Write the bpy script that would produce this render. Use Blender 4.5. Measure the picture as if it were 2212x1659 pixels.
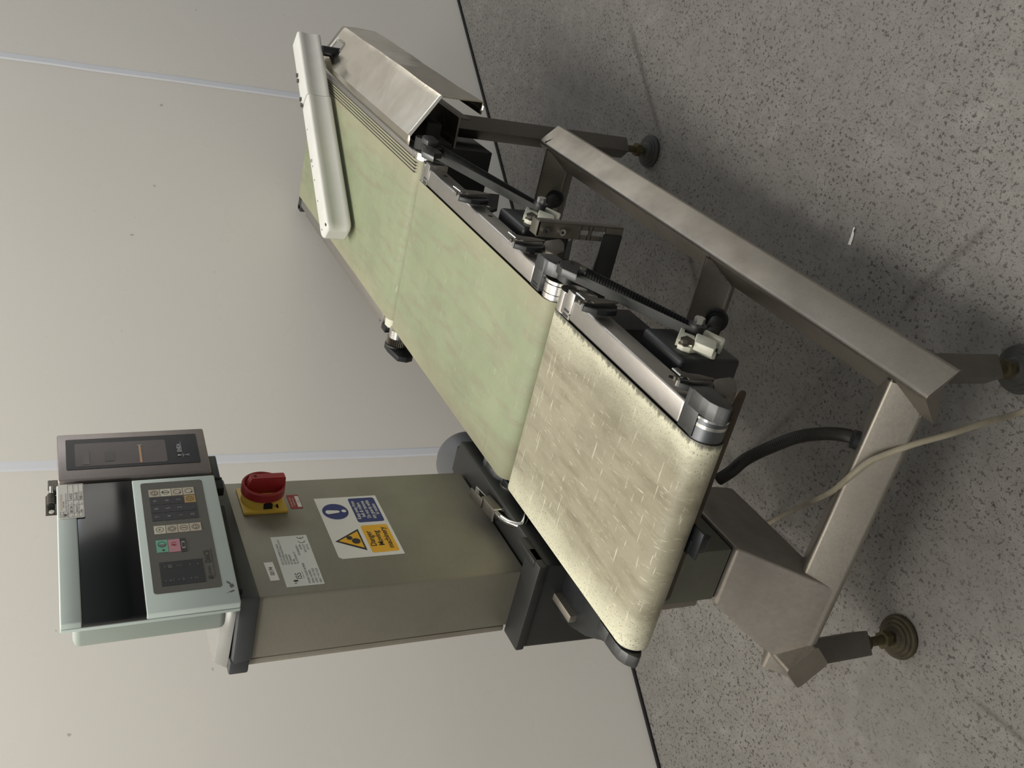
import bpy, bmesh, math, random
from mathutils import Vector, Matrix
random.seed(4)
for o in list(bpy.data.objects): bpy.data.objects.remove(o)
S = bpy.context.scene
# ------------------------------------------------------------------ camera
FPX, W, H = 2070.0, 2212.0, 1659.0
CAM = Vector((0, 0, 1.43))
# columns: world axes seen in camera space
RW = Matrix(((-0.40710536, -0.22253599, -0.88585719),
             (0.48197002, -0.87618661, -0.00138795),
             (-0.77586733, -0.42752165, 0.46395594)))
cd = bpy.data.cameras.new('camera'); cam = bpy.data.objects.new('camera', cd); S.collection.objects.link(cam)
cd.sensor_fit = 'HORIZONTAL'; cd.sensor_width = 36; cd.lens = 36 * FPX / W
cd.clip_start = .02; cd.clip_end = 100
cam.matrix_world = Matrix.Translation(CAM) @ RW.transposed().to_4x4()
S.camera = cam
S.view_settings.view_transform = 'Standard'; S.view_settings.look = 'None'
S.view_settings.gamma = 1; S.view_settings.use_curve_mapping = False
S.view_settings.exposure = 0.0
# ------------------------------------------------------------------ world and lamps
wd = bpy.data.worlds.new('world'); S.world = wd; wd.use_nodes = True
nt = wd.node_tree; nt.nodes.clear()
wo = nt.nodes.new('ShaderNodeOutputWorld'); bg = nt.nodes.new('ShaderNodeBackground')
tc = nt.nodes.new('ShaderNodeTexCoord'); sx = nt.nodes.new('ShaderNodeSeparateXYZ')
rp = nt.nodes.new('ShaderNodeValToRGB')
mp = nt.nodes.new('ShaderNodeMapRange')
nt.links.new(tc.outputs['Generated'], sx.inputs[0])
nt.links.new(sx.outputs['Z'], mp.inputs['Value']); mp.inputs['From Min'].default_value = -1; mp.inputs['From Max'].default_value = 1
nt.links.new(mp.outputs[0], rp.inputs[0]); nt.links.new(rp.outputs[0], bg.inputs[0]); nt.links.new(bg.outputs[0], wo.inputs[0])
rp.color_ramp.elements[0].position = .40; rp.color_ramp.elements[0].color = (.10, .10, .098, 1)
rp.color_ramp.elements[1].position = .75; rp.color_ramp.elements[1].color = (.80, .80, .78, 1)
bg.inputs[1].default_value = 0.52
def area(name, loc, target, sx_, sy_, power, col):
    l = bpy.data.lights.new(name, 'AREA'); l.shape = 'RECTANGLE'; l.size = sx_; l.size_y = sy_; l.energy = power; l.color = col
    o = bpy.data.objects.new(name, l); S.collection.objects.link(o); o.location = loc
    o.rotation_euler = (Vector(target) - Vector(loc)).to_track_quat('-Z', 'Y').to_euler(); return o
area('strip_light', (1.1, 0.75, 3.5), (1.25, 1.3, 0), 3.2, .5, 78, (1, .955, .88))
area('strip_light', (-.6, 1.5, 3.5), (.2, 1.7, 0), 2.6, .5, 38, (1, .955, .88))
area('daylight_opening', (6.0, -1.6, 2.0), (2.4, 0.3, .6), 3.4, 3.0, 55, (1, .96, .89))
area('blue_tint_light', (4.6, -1.4, 2.6), (3.3, .3, .6), .8, .8, 9, (.55, .72, 1))  # weak blue lamp added only to tint the far wall
# ------------------------------------------------------------------ pixel -> plane helpers (survey of the photograph)
def ray(p): return RW.transposed() @ Vector(((p[0] - W / 2) / FPX, -(p[1] - H / 2) / FPX, -1))
def onz(p, z): v = ray(p); return CAM + v * ((z - CAM.z) / v.z)
def ony(p, y): v = ray(p); return CAM + v * ((y - CAM.y) / v.y)
def onx(p, x): v = ray(p); return CAM + v * ((x - CAM.x) / v.x)
def onp(p, P, n): v = ray(p); return CAM + v * ((Vector(n).dot(Vector(P) - CAM)) / Vector(n).dot(v))
# ------------------------------------------------------------------ materials
MT = {}
def L(c):  # sRGB 0..255 -> linear
    return tuple(((x / 255) / 12.92 if x / 255 <= .04045 else ((x / 255 + .055) / 1.055) ** 2.4) for x in c) + (1,)
class NG:
    def __init__(s, name):
        s.m = bpy.data.materials.new(name); s.m.use_nodes = True; s.t = s.m.node_tree; s.b = s.t.nodes['Principled BSDF']
        s.co = s.t.nodes.new('ShaderNodeTexCoord').outputs['Object']
    def n(s, ty, **k):
        x = s.t.nodes.new(ty)
        for a, b in k.items():
            if a in x.inputs.keys(): x.inputs[a].default_value = b
            else: setattr(x, a, b)
        return x
    def l(s, a, b): s.t.links.new(a, b)
    def mapping(s, scale=(1, 1, 1), rot=(0, 0, 0)):
        m = s.n('ShaderNodeMapping'); m.inputs['Scale'].default_value = scale; m.inputs['Rotation'].default_value = rot; s.l(s.co, m.inputs[0]); return m.outputs[0]
    def noise(s, scale, detail=4, rough=.55, vec=None, dist=0):
        x = s.n('ShaderNodeTexNoise'); x.inputs['Scale'].default_value = scale; x.inputs['Detail'].default_value = detail
        x.inputs['Roughness'].default_value = rough; x.inputs['Distortion'].default_value = dist; s.l(vec or s.co, x.inputs['Vector']); return x.outputs[0]
    def voro(s, scale, vec=None, feature='F1', rnd=1):
        x = s.n('ShaderNodeTexVoronoi'); x.feature = feature; x.inputs['Scale'].default_value = scale; x.inputs['Randomness'].default_value = rnd
        s.l(vec or s.co, x.inputs['Vector']); return x
    def ramp(s, fac, stops):
        r = s.n('ShaderNodeValToRGB'); e = r.color_ramp.elements
        while len(e) < len(stops): e.new(.5)
        for i, (p, c) in enumerate(stops):
            e[i].position = p; e[i].color = (c, c, c, 1) if not isinstance(c, tuple) else c
        s.l(fac, r.inputs[0]); return r.outputs[0]
    def mix(s, f, a, b, blend='MIX'):
        x = s.n('ShaderNodeMix'); x.data_type = 'RGBA'; x.blend_type = blend
        for sock, v in ((x.inputs[0], f), (x.inputs[6], a), (x.inputs[7], b)):
            if isinstance(v, (int, float, tuple)): sock.default_value = v
            else: s.l(v, sock)
        return x.outputs[2]
    def math(s, op, a, b=0.0):
        x = s.n('ShaderNodeMath'); x.operation = op
        for i, v in enumerate((a, b)):
            if isinstance(v, (int, float)): x.inputs[i].default_value = v
            else: s.l(v, x.inputs[i])
        return x.outputs[0]
    def bump(s, h, strength=.3, dist=.002):
        x = s.n('ShaderNodeBump'); x.inputs['Strength'].default_value = strength; x.inputs['Distance'].default_value = dist
        s.l(h, x.inputs['Height']); s.l(x.outputs[0], s.b.inputs['Normal'])
    def out(s, col=None, rough=None, metal=None, spec=None):
        for k, v in (('Base Color', col), ('Roughness', rough), ('Metallic', metal), ('Specular IOR Level', spec)):
            if v is None: continue
            if isinstance(v, (int, float, tuple)): s.b.inputs[k].default_value = v
            else: s.l(v, s.b.inputs[k])
        MT[s.m.name] = s.m; return s.m
def simple(name, c, rough=.5, metal=0, var=.12, scale=60, spec=.5, bump=0):
    g = NG(name); c = L(c); d = tuple(x * (1 - var * 2) for x in c[:3]) + (1,)
    col = g.mix(g.noise(scale, 5, .6), d, tuple(min(1, x * (1 + var)) for x in c[:3]) + (1,))
    r = g.ramp(g.noise(scale * .4, 3), [(.3, max(.02, rough - .07)), (.7, min(1, rough + .09))])
    if bump: g.bump(g.noise(scale * 4, 3), bump, .001)
    return g.out(col, r, metal, spec)
def brushed(name, c, rough=.38, axis=(1, 1, 1), metal=1.0, dirt=.25, dc=(70, 62, 50)):
    g = NG(name); v = g.mapping(axis)
    st = g.noise(60, 6, .6, v); big = g.noise(9, 5, .6)
    base = g.mix(st, tuple(x * .82 for x in L(c)[:3]) + (1,), tuple(min(1, x * 1.12) for x in L(c)[:3]) + (1,))
    base = g.mix(g.ramp(big, [(.42, 0.0), (.75, dirt)]), base, L(dc))
    sp = g.ramp(g.noise(140, 2), [(.70, 0.0), (.76, .8)])
    base = g.mix(g.math('MULTIPLY', sp, dirt), base, L((40, 34, 26)))
    r = g.ramp(g.math('ADD', g.math('MULTIPLY', st, .4), g.math('MULTIPLY', big, .6)), [(.3, rough - .08), (.7, rough + .12)])
    g.bump(st, .05, .0006); return g.out(base, r, metal)
brushed('steel_frame', (150, 144, 134), .42, (4, 4, 4), metal=.85, dirt=.25)
brushed('steel_pedestal', (158, 151, 142), .46, (2, 2, 2), metal=.7, dirt=.3)
brushed('steel_leg', (112, 109, 104), .45, (3, 3, 3), metal=.7, dirt=.3)
brushed('steel_column', (146, 142, 128), .48, (1.5, 1.5, 14), metal=.55, dirt=.15)
brushed('steel_column_back', (176, 170, 156), .46, (1.5, 1.5, 14), metal=.7, dirt=.2)
brushed('steel_rail', (176, 172, 167), .36, (1.2, 12, 12), metal=.9, dirt=.12)
brushed('steel_cap', (98, 100, 101), .42, (3, 3, 3), dirt=.3)
brushed('steel_box', (120, 122, 110), .5, (2, 2, 2), metal=.7, dirt=.2)
brushed('steel_printer', (150, 142, 138), .42, (2, 2, 12), metal=.8, dirt=.08)
brushed('aluminium', (205, 203, 198), .25, (2, 16, 2), dirt=.1)
brushed('worn_roller', (110, 113, 116), .42, (3, 20, 3), dirt=.2)
brushed('rust_plate', (78, 68, 54), .5, (2, 2, 2), metal=.6, dirt=.8, dc=(44, 32, 22))
brushed('dirty_zinc', (118, 114, 106), .45, (2, 2, 2), metal=.8, dirt=.7, dc=(50, 44, 36))
brushed('chrome', (215, 214, 210), .14, (2, 2, 2), dirt=.1)
simple('black_paint', (26, 29, 31), .38, 0, .25, 40)
simple('black_matt', (16, 17, 18), .6, 0, .3, 40)
simple('black_plastic', (30, 33, 34), .42, 0, .3, 50)
simple('casting', (34, 35, 33), .5, 0, .2, 20)
simple('dark_cap', (66, 68, 70), .5, 0, .1, 25)
simple('grey_cover', (150, 150, 146), .22, .3, .1, 8)
simple('rubber', (44, 46, 44), .6, 0, .3, 40)
simple('rubber_dark', (22, 23, 23), .6, 0, .3, 40)
simple('foot_rubber', (58, 58, 54), .6, 0, .3, 40)
simple('foot_rusty', (62, 54, 34), .7, 0, .5, 60)
simple('thread', (92, 84, 58), .5, .5, .4, 90)
simple('lid_paint', (192, 204, 198), .38, 0, .05, 12)
simple('body_paint', (158, 168, 160), .4, 0, .06, 10)
simple('window_black', (20, 24, 26), .16, 0, .15, 9)
simple('bezel_black', (17, 20, 28), .25, 0, .1, 20)
simple('glass_grey', (92, 84, 84), .22, 0, .2, 14)
simple('panel_grey', (92, 90, 82), .45, 0, .05, 30)
simple('key_dark', (50, 50, 54), .45, 0, .05, 30)
simple('key_beige', (188, 178, 160), .45, 0, .05, 30)
simple('key_cream', (204, 200, 180), .45, 0, .04, 30)
simple('key_yellow', (168, 140, 84), .45, 0, .04, 30)
simple('key_green', (112, 176, 148), .45, 0, .04, 30)
simple('key_pink', (188, 132, 142), .45, 0, .04, 30)
simple('display_dark', (44, 46, 47), .4, 0, .05, 30)
simple('legend', (150, 148, 140), .5, 0, .04, 30)
simple('legend_dim', (92, 92, 88), .5, 0, .04, 30)
simple('legend_dark', (54, 50, 44), .5, 0, .04, 30)
simple('ink', (34, 32, 34), .5, 0, .1, 90)
simple('ink_grey', (112, 108, 108), .5, 0, .1, 90)
simple('ink_orange', (200, 160, 120), .5, 0, .1, 90)
simple('logo_silver', (188, 190, 190), .4, 0, .04, 30)
simple('sticker_white', (232, 229, 220), .4, 0, .03, 20)
simple('sticker_silver', (222, 223, 216), .38, 0, .05, 16)
simple('sign_blue', (38, 48, 112), .4, 0, .04, 20)
simple('sign_yellow', (238, 178, 34), .4, 0, .03, 20)
simple('label_red', (150, 44, 40), .4, 0, .04, 30)
simple('switch_red', (148, 36, 38), .38, 0, .12, 30)
simple('switch_yellow', (212, 176, 72), .4, 0, .10, 30)
simple('white_plastic', (214, 214, 196), .4, 0, .08, 60)
simple('arm_paint', (222, 222, 216), .38, 0, .07, 14)
simple('cord_white', (158, 150, 130), .5, 0, .2, 26)
simple('conduit', (46, 44, 38), .55, 0, .35, 14)
simple('paper', (238, 236, 228), .6, 0, .03, 60)
simple('gap_black', (10, 10, 12), .8, 0, .2, 30)
simple('trim_plastic', (216, 219, 226), .3, 0, .03, 6)
simple('motor_grey', (92, 94, 96), .45, 0, .1, 10)
# polished, dented sheet of the chute guard
g = NG('polished_sheet'); nz = g.noise(7, 4, .55, None, 1.2); g.bump(nz, .10, .01)
g.out(g.mix(g.noise(26, 3), L((196, 188, 172)), L((222, 216, 204))), g.ramp(g.noise(12, 3), [(.3, .10), (.7, .24)]), 1.0)
# belts
def belt_mat(name, a, b, stain, cream=False):
    g = NG(name)
    c = g.mix(g.ramp(g.noise(7, 5, .6), [(.35, 0.0), (.65, 1.0)]), L(a), L(b))
    fold = g.noise(18, 5, .65, g.mapping((.5, 2.5, 1)))
    c = g.mix(g.ramp(fold, [(.48, 0.0), (.72, .75)]), c, L(stain))
    sx_ = g.n('ShaderNodeSeparateXYZ'); g.l(g.co, sx_.inputs[0])
    # brownish margins along both edges of the belt
    e = g.math('ABSOLUTE', g.math('SUBTRACT', sx_.outputs[1], .655)); e = g.math('ADD', e, g.math('MULTIPLY', g.noise(9, 3), .05))
    ed = g.ramp(e, [(.130, 0.0), (.185, 1.0)])
    if cream:
        c = g.mix(g.math('MULTIPLY', ed, .75), c, L((222, 220, 194)))
        e2 = g.ramp(e, [(.10, .0), (.175, 1.0)])
        hi = g.noise(330, 5, .8); sp = g.ramp(hi, [(.57, 0.0), (.60, 1.0)])
        c = g.mix(g.math('MULTIPLY', g.math('MULTIPLY', sp, e2), .8), c, L((62, 60, 50)))
        sc1 = g.ramp(g.noise(60, 3, .6, g.mapping((.6, 9, 1), (0, 0, .5))), [(.64, 0.0), (.69, .6)])
        sc2 = g.ramp(g.noise(34, 3, .6, g.mapping((8, .6, 1), (0, 0, .25))), [(.64, 0.0), (.69, .5)])
        c = g.mix(sc1, c, L((214, 211, 188))); c = g.mix(sc2, c, L((220, 218, 194)))
        band = g.ramp(g.noise(6, 4, .6, g.mapping((.6, 2.2, 1), (0, 0, .15))), [(.5, 0.0), (.72, .4)])
        c = g.mix(band, c, L((104, 98, 80)))
        yy = g.math('ADD', sx_.outputs[1], g.math('MULTIPLY', g.noise(120, 4, .7, g.mapping((1, .25, 1))), -.022))
        fr_ = g.ramp(yy, [(.4880, 1.0), (.4900, 0.0)]); c = g.mix(g.math('MULTIPLY', fr_, .85), c, L((48, 46, 38)))
    else:
        c = g.mix(g.math('MULTIPLY', ed, .45), c, L((160, 150, 128)))
        sc = g.ramp(g.noise(40, 3, .6, g.mapping((9, .7, 1), (0, 0, .2))), [(.66, 0.0), (.71, .3)])
        c = g.mix(sc, c, L((208, 208, 178)))
    dt = g.ramp(g.noise(160, 2), [(.72, 0.0), (.76, .8)]); c = g.mix(g.math('MULTIPLY', dt, .5), c, L((96, 90, 70)))
    g.bump(g.noise(90, 4), .06, .001)
    return g.out(c, g.ramp(g.noise(16, 4), [(.3, .42), (.7, .62)]), 0)
belt_mat('belt_green', (146, 153, 123), (135, 143, 114), (134, 128, 108))
belt_mat('belt_cream', (152, 147, 126), (138, 133, 113), (110, 103, 84), True)
# wall
g = NG('wall_plastic')
c = g.mix(g.noise(1.2, 3), L((214, 211, 204)), L((222, 219, 213)))
sp = g.ramp(g.noise(40, 1, .4), [(.80, 0.0), (.83, .5)]); c = g.mix(sp, c, L((120, 118, 116)))
wh = g.ramp(g.noise(5, 3, .5, g.mapping((1, 1, 3))), [(.68, 0.0), (.74, .15)]); c = g.mix(wh, c, L((230, 229, 226)))
g.out(c, g.ramp(g.noise(3, 3), [(.3, .22), (.7, .34)]), 0, .5)
# floor: painted concrete, pitted
g = NG('floor_concrete')
c = g.mix(g.noise(1.6, 5, .6), L((112, 110, 105)), L((132, 129, 123)))
c = g.mix(g.ramp(g.noise(24, 6, .65), [(.35, 0.0), (.7, .55)]), c, L((100, 96, 92)))
c = g.mix(g.ramp(g.noise(11, 4, .6), [(.55, 0.0), (.75, .35)]), c, L((152, 149, 144)))
dens = g.ramp(g.noise(3.0, 5, .7), [(.30, .25), (.55, 1.0)])
p1 = g.ramp(g.noise(120, 3, .65), [(.575, 0.0), (.61, 1.0)]); p2 = g.ramp(g.noise(330, 2, .6), [(.60, 0.0), (.65, .8)])
v1 = g.voro(62); p3 = g.ramp(g.math('ADD', v1.outputs[0], g.math('MULTIPLY', g.noise(50, 3), .3)), [(.26, 1.0), (.31, 0.0)])
pit = g.math('MINIMUM', g.math('ADD', g.math('ADD', p1, p2), p3), 1.0); pit = g.math('MULTIPLY', pit, dens)
c = g.mix(g.math('MULTIPLY', pit, .80), c, L((50, 45, 42)))
cr = g.voro(.55, g.mix(.35, g.co, g.n('ShaderNodeTexNoise', Scale=2.2, Detail=6.0).outputs[1], 'ADD'), 'DISTANCE_TO_EDGE')
crk = g.math('MULTIPLY', g.ramp(cr.outputs[0], [(.0, .8), (.0035, 0.0)]), g.ramp(g.noise(2.5, 3), [(.45, 0.0), (.55, 1.0)])); c = g.mix(g.math('MULTIPLY', crk, .8), c, L((66, 60, 56)))
g.bump(g.math('SUBTRACT', g.noise(30, 4), pit), .35, .003)
g.out(c, g.ramp(g.noise(8, 4), [(.3, .42), (.7, .62)]), 0, .4)
# ------------------------------------------------------------------ mesh builder
class Mesh:
    def __init__(s): s.v = []; s.f = []; s.k = []; s.mats = []
    def mi(s, m):
        if m not in s.mats: s.mats.append(m)
        return s.mats.index(m)
    def add(s, vs, fs, m):
        b = len(s.v); s.v += [tuple(v) for v in vs]; i = s.mi(m)
        for f in fs: s.f.append([b + x for x in f]); s.k.append(i)
        return s
    def bm(s, bm, m, M=None):
        if M: bmesh.ops.transform(bm, matrix=M, verts=bm.verts)
        bm.verts.ensure_lookup_table(); bm.verts.index_update()
        s.add([v.co.copy() for v in bm.verts], [[v.index for v in f.verts] for f in bm.faces], m); bm.free(); return s
    def box(s, x, y, z, m, bev=0, seg=2, M=None):
        bm = bmesh.new(); bmesh.ops.create_cube(bm, size=1)
        for v in bm.verts:
            v.co = Vector(((x[0] + x[1]) / 2 + v.co.x * (x[1] - x[0]), (y[0] + y[1]) / 2 + v.co.y * (y[1] - y[0]), (z[0] + z[1]) / 2 + v.co.z * (z[1] - z[0])))
        if bev: bmesh.ops.bevel(bm, geom=bm.edges[:], offset=bev, segments=seg, profile=.5, affect='EDGES')
        return s.bm(bm, m, M)
    def prism(s, pts, ext, m, bev=0, seg=2):
        """closed planar outline extruded by the vector ext"""
        pts = [Vector(p) for p in pts]; ext = Vector(ext)
        bm = bmesh.new(); a = [bm.verts.new(p) for p in pts]; f = bm.faces.new(a)
        r = bmesh.ops.extrude_face_region(bm, geom=[f])
        bmesh.ops.translate(bm, vec=ext, verts=[x for x in r['geom'] if isinstance(x, bmesh.types.BMVert)])
        bmesh.ops.recalc_face_normals(bm, faces=bm.faces[:])
        if bev: bmesh.ops.bevel(bm, geom=bm.edges[:], offset=bev, segments=seg, profile=.5, affect='EDGES')
        return s.bm(bm, m)
    def hull8(s, lo, hi, m, bev=0):
        """box from two quads of points, same winding"""
        bm = bmesh.new(); a = [bm.verts.new(p) for p in lo]; b = [bm.verts.new(p) for p in hi]; n = len(lo)
        bm.faces.new(a); bm.faces.new(b[::-1])
        for i in range(n): bm.faces.new((a[i], b[i], b[(i + 1) % n], a[(i + 1) % n]))
        bmesh.ops.recalc_face_normals(bm, faces=bm.faces[:])
        if bev: bmesh.ops.bevel(bm, geom=bm.edges[:], offset=bev, segments=2, profile=.5, affect='EDGES')
        return s.bm(bm, m)
    def cyl(s, p0, p1, r, m, seg=28, r1=None, cap=True):
        p0 = Vector(p0); p1 = Vector(p1); d = p1 - p0; q = d.to_track_quat('Z', 'Y').to_matrix()
        r1 = r if r1 is None else r1; vs = []
        for P, R in ((p0, r), (p1, r1)):
            for i in range(seg):
                a = 2 * math.pi * i / seg; vs.append(P + q @ Vector((R * math.cos(a), R * math.sin(a), 0)))
        fs = [(i, (i + 1) % seg, seg + (i + 1) % seg, seg + i) for i in range(seg)]
        if cap: fs += [tuple(range(seg))[::-1], tuple(range(seg, 2 * seg))]
        return s.add(vs, fs, m)
    def lathe(s, p0, axis, prof, m, seg=36):
        """prof: (distance along axis, radius)"""
        p0 = Vector(p0); ax = Vector(axis).normalized(); q = ax.to_track_quat('Z', 'Y').to_matrix(); vs = []
        for h, r in prof:
            for i in range(seg):
                a = 2 * math.pi * i / seg; vs.append(p0 + ax * h + q @ Vector((r * math.cos(a), r * math.sin(a), 0)))
        fs = []; n = len(prof)
        for j in range(n - 1):
            for i in range(seg): fs.append((j * seg + i, j * seg + (i + 1) % seg, (j + 1) * seg + (i + 1) % seg, (j + 1) * seg + i))
        fs += [tuple(range(seg))[::-1], tuple((n - 1) * seg + i for i in range(seg))]
        return s.add(vs, fs, m)
    def tube(s, pts, r, m, seg=12, sub=8, ribs=None):
        P = smooth(pts, sub); vs = []; fs = []; up = Vector((0, 0, 1)); n = len(P)
        for i, p in enumerate(P):
            t = (P[min(i + 1, n - 1)] - P[max(i - 1, 0)]).normalized()
            a = t.cross(up); a = a.normalized() if a.length > 1e-4 else Vector((1, 0, 0)); b = t.cross(a).normalized()
            R = r if not ribs else r * (1 + ribs * (1 if i % 2 else -1))
            for k in range(seg):
                w = 2 * math.pi * k / seg; vs.append(p + (a * math.cos(w) + b * math.sin(w)) * R)
        for i in range(n - 1):
            for k in range(seg): fs.append((i * seg + k, i * seg + (k + 1) % seg, (i + 1) * seg + (k + 1) % seg, (i + 1) * seg + k))
        fs += [tuple(range(seg))[::-1], tuple((n - 1) * seg + k for k in range(seg))]
        return s.add(vs, fs, m)
    def text(s, txt, o, r, u, size, m, align='LEFT', sx=1.0, bold=0, lift=.0):
        """flat lettering: origin o, reading direction r, up direction u, cap height about 0.7 size"""
        cu = bpy.data.curves.new('lettering', 'FONT'); cu.body = txt; cu.size = size; cu.align_x = align; cu.offset = bold; cu.resolution_u = 3
        cu.space_line = .95
        ob = bpy.data.objects.new('lettering', cu); S.collection.objects.link(ob)
        dg = bpy.context.evaluated_depsgraph_get(); me = bpy.data.meshes.new_from_object(ob.evaluated_get(dg))
        r = Vector(r).normalized(); u = Vector(u).normalized(); n = r.cross(u)
        vs = [Vector(o) + r * (v.co.x * sx) + u * v.co.y + n * lift for v in me.vertices]
        s.add(vs, [list(p.vertices) for p in me.polygons], m)
        bpy.data.objects.remove(ob); bpy.data.curves.remove(cu); bpy.data.meshes.remove(me); return s
    def build(s, name, parent=None, label=None, ang=32, **props):
        me = bpy.data.meshes.new(name); me.from_pydata(s.v, [], s.f); 
        for m in s.mats: me.materials.append(MT[m])
        me.polygons.foreach_set('material_index', s.k); me.polygons.foreach_set('use_smooth', [True] * len(s.f)); me.update()
        me.set_sharp_from_angle(angle=math.radians(ang))
        o = bpy.data.objects.new(name, me); S.collection.objects.link(o)
        if parent:
            o.parent = parent; o.matrix_parent_inverse = Matrix.Translation(-ROOTS.get(parent.name, Vector((0, 0, 0))))
        if label: o['label'] = label
        for k, v in props.items(): o[k] = v
        return o
ROOTS = {}
def smooth(pts, sub):
    P = [Vector(p) for p in pts]
    if sub <= 1: return P
    Q = []; n = len(P)
    for i in range(n - 1):
        a, b, c, d = P[max(i - 1, 0)], P[i], P[i + 1], P[min(i + 2, n - 1)]
        for k in range(sub):
            t = k / sub
            Q.append(.5 * ((2 * b) + (-a + c) * t + (2 * a - 5 * b + 4 * c - d) * t * t + (-a + 3 * b - 3 * c + d) * t ** 3))
    return Q + [P[-1]]
def V(*a): return Vector(a)
# ------------------------------------------------------------------ the setting
m = Mesh(); m.add([(-4, -5, 0), (7, -5, 0), (7, 5, 0), (-4, 5, 0), (-4, -5, -.1), (7, -5, -.1), (7, 5, -.1), (-4, 5, -.1)], [(0, 1, 2, 3), (7, 6, 5, 4), (0, 4, 5, 1), (1, 5, 6, 2), (2, 6, 7, 3), (3, 7, 4, 0)], 'floor_concrete').build('floor', kind='structure')
WA = V(3.4187, .3063, 0); WU = V(-.829, .5593, 0).normalized(); WN = V(WU.y, -WU.x, 0)
if WN.dot(V(0, 0, 0) - WA) < 0: WN = -WN
def wp(t, z, d=0): return WA + WU * t + WN * d + V(0, 0, z)
m = Mesh(); m.hull8([wp(-3, .0), wp(6, .0), wp(6, .0, -.12), wp(-3, .0, -.12)], [wp(-3, 3.7), wp(6, 3.7), wp(6, 3.7, -.12), wp(-3, 3.7, -.12)], 'wall_plastic'); m.build('wall_back', kind='structure')
# black strip standing in for the dark gap along the foot of the wall
m = Mesh(); m.hull8([wp(-3, 0.0, 0), wp(6, .0, 0), wp(6, .0, .009), wp(-3, .0, .009)], [wp(-3, .006, 0), wp(6, .006, 0), wp(6, .006, .009), wp(-3, .006, .009)], 'gap_black'); m.build('wall_foot_gap', kind='structure')
# joint strips between the wall sheets
def seam(name, t, wob):
    m = Mesh(); z = 0.012; pts = []
    random.seed(int(t * 100))
    while z < 3.6:
        pts.append((z, random.uniform(-1, 1) * wob)); z += .11
    vs = []; fs = []
    for z, w in pts:
        vs += [wp(t - .012 + w, z, 0.0), wp(t - .008 + w, z, .0025), wp(t + .008 + w, z, .0025), wp(t + .012 + w, z, 0.0)]
    for i in range(len(pts) - 1):
        for k in range(3): fs.append((i * 4 + k, i * 4 + k + 1, i * 4 + 5 + k, i * 4 + 4 + k))
    m.add(vs, fs, 'trim_plastic'); return m.build(name, kind='structure')
seam('trim_1', .568, .0012); seam('trim_2', 1.752, .0008)
# ------------------------------------------------------------------ the checkweigher
root = bpy.data.objects.new('checkweigher', None); S.collection.objects.link(root)
root.location = (1.35, .70, 0); ROOTS['checkweigher'] = V(1.35, .70, 0); root.empty_display_size = .2
root['label'] = 'stainless steel checkweigher with green and cream conveyor belts and a control head on a column'
root['category'] = 'industrial weighing machine'
# --- base frame: square tubes set on edge
HD = .0425   # half diagonal
def diamond_x(m, x0, x1, y, zr, mat, cut0=0):
    r = .0075; zc = zr - HD + .0 ; cd_ = HD + r * (math.sqrt(2) - 1) - r * math.sqrt(2); sec = []
    for k in range(4):
        a = math.pi / 2 + k * math.pi / 2
        for i in range(7):
            t = a - math.pi / 4 + math.pi / 2 * i / 6; sec.append((math.cos(a) * cd_ + r * math.cos(t), math.sin(a) * cd_ + r * math.sin(t)))
    n = len(sec)
    a = [V(x0 + cut0 * max(0, -sz), y + sy, zc + sz) for sy, sz in sec]; b = [V(x1, y + sy, zc + sz) for sy, sz in sec]
    m.add(a + b, [(i, (i + 1) % n, n + (i + 1) % n, n + i) for i in range(n)] + [tuple(range(n))[::-1], tuple(range(n, 2 * n))], mat)
def diamond_y(m, y0, y1, x, zr, mat):
    t = Mesh(); diamond_x(t, y0, y1, x, zr, mat); m.add([(v[1], v[0], v[2]) for v in t.v], [f[::-1] for f in t.f], mat)
fr = Mesh(); diamond_x(fr, .767, 1.985, .446, .3325, 'steel_frame', 1.0); frame = fr.build('base_frame', root)
m = Mesh(); diamond_x(m, .785, 1.985, .957, .3325, 'steel_frame'); m.build('rear_beam', frame)
m = Mesh(); diamond_y(m, .455, .99, .834, .3325, 'steel_frame'); m.build('cross_tube', frame)
m = Mesh(); diamond_y(m, .455, .945, 1.29, .3325, 'steel_frame'); m.build('cross_tube', frame)
m = Mesh(); diamond_y(m, .455, .945, 1.945, .3325, 'steel_frame'); m.build('cross_tube', frame)
# weld beads
def weld(a, b, n=16, r=.0028):
    a = Vector(a); b = Vector(b); m = Mesh()
    for i in range(n):
        p = a.lerp(b, i / (n - 1)); bm = bmesh.new(); bmesh.ops.create_icosphere(bm, subdivisions=1, radius=r * random.uniform(.8, 1.2)); m.bm(bm, 'dirty_zinc', Matrix.Translation(p))
    return m.build('weld_bead', frame)
weld((.832, .450 + .004, .333 - .004), (.834 - .041, .489, .292)); weld((1.288, .452, .330), (1.249, .489, .292)); weld((1.943, .418, .30), (1.960, .44, .33))
# pedestal: tapering folded sheet from the cross tube up to the cabinet
m = Mesh()
lv = []
for z, yf, yb, xb in ((.292, .803, .962, 1.075), (.3325, .797, .958, 1.075), (.355, .793, .947, 1.07), (.380, .789, .930, 1.07), (.405, .785, .911, 1.06), (.431, .781, .893, 1.06)):
    x = .7925 + .69 * (z - .292); lv.append([(x, yf, z), (xb, yf, z), (xb, yb, z), (x, yb, z)])
vs = [p for l_ in lv for p in l_]; fs = [(i * 4 + k, i * 4 + (k + 1) % 4, i * 4 + 4 + (k + 1) % 4, i * 4 + 4 + k) for i in range(5) for k in range(4)] + [(3, 2, 1, 0), (20, 21, 22, 23)]
bm_ = bmesh.new(); bv = [bm_.verts.new(p) for p in vs]
for f_ in fs: bm_.faces.new([bv[i] for i in f_])
bmesh.ops.recalc_face_normals(bm_, faces=bm_.faces[:]); bm_.edges.ensure_lookup_table()
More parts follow.
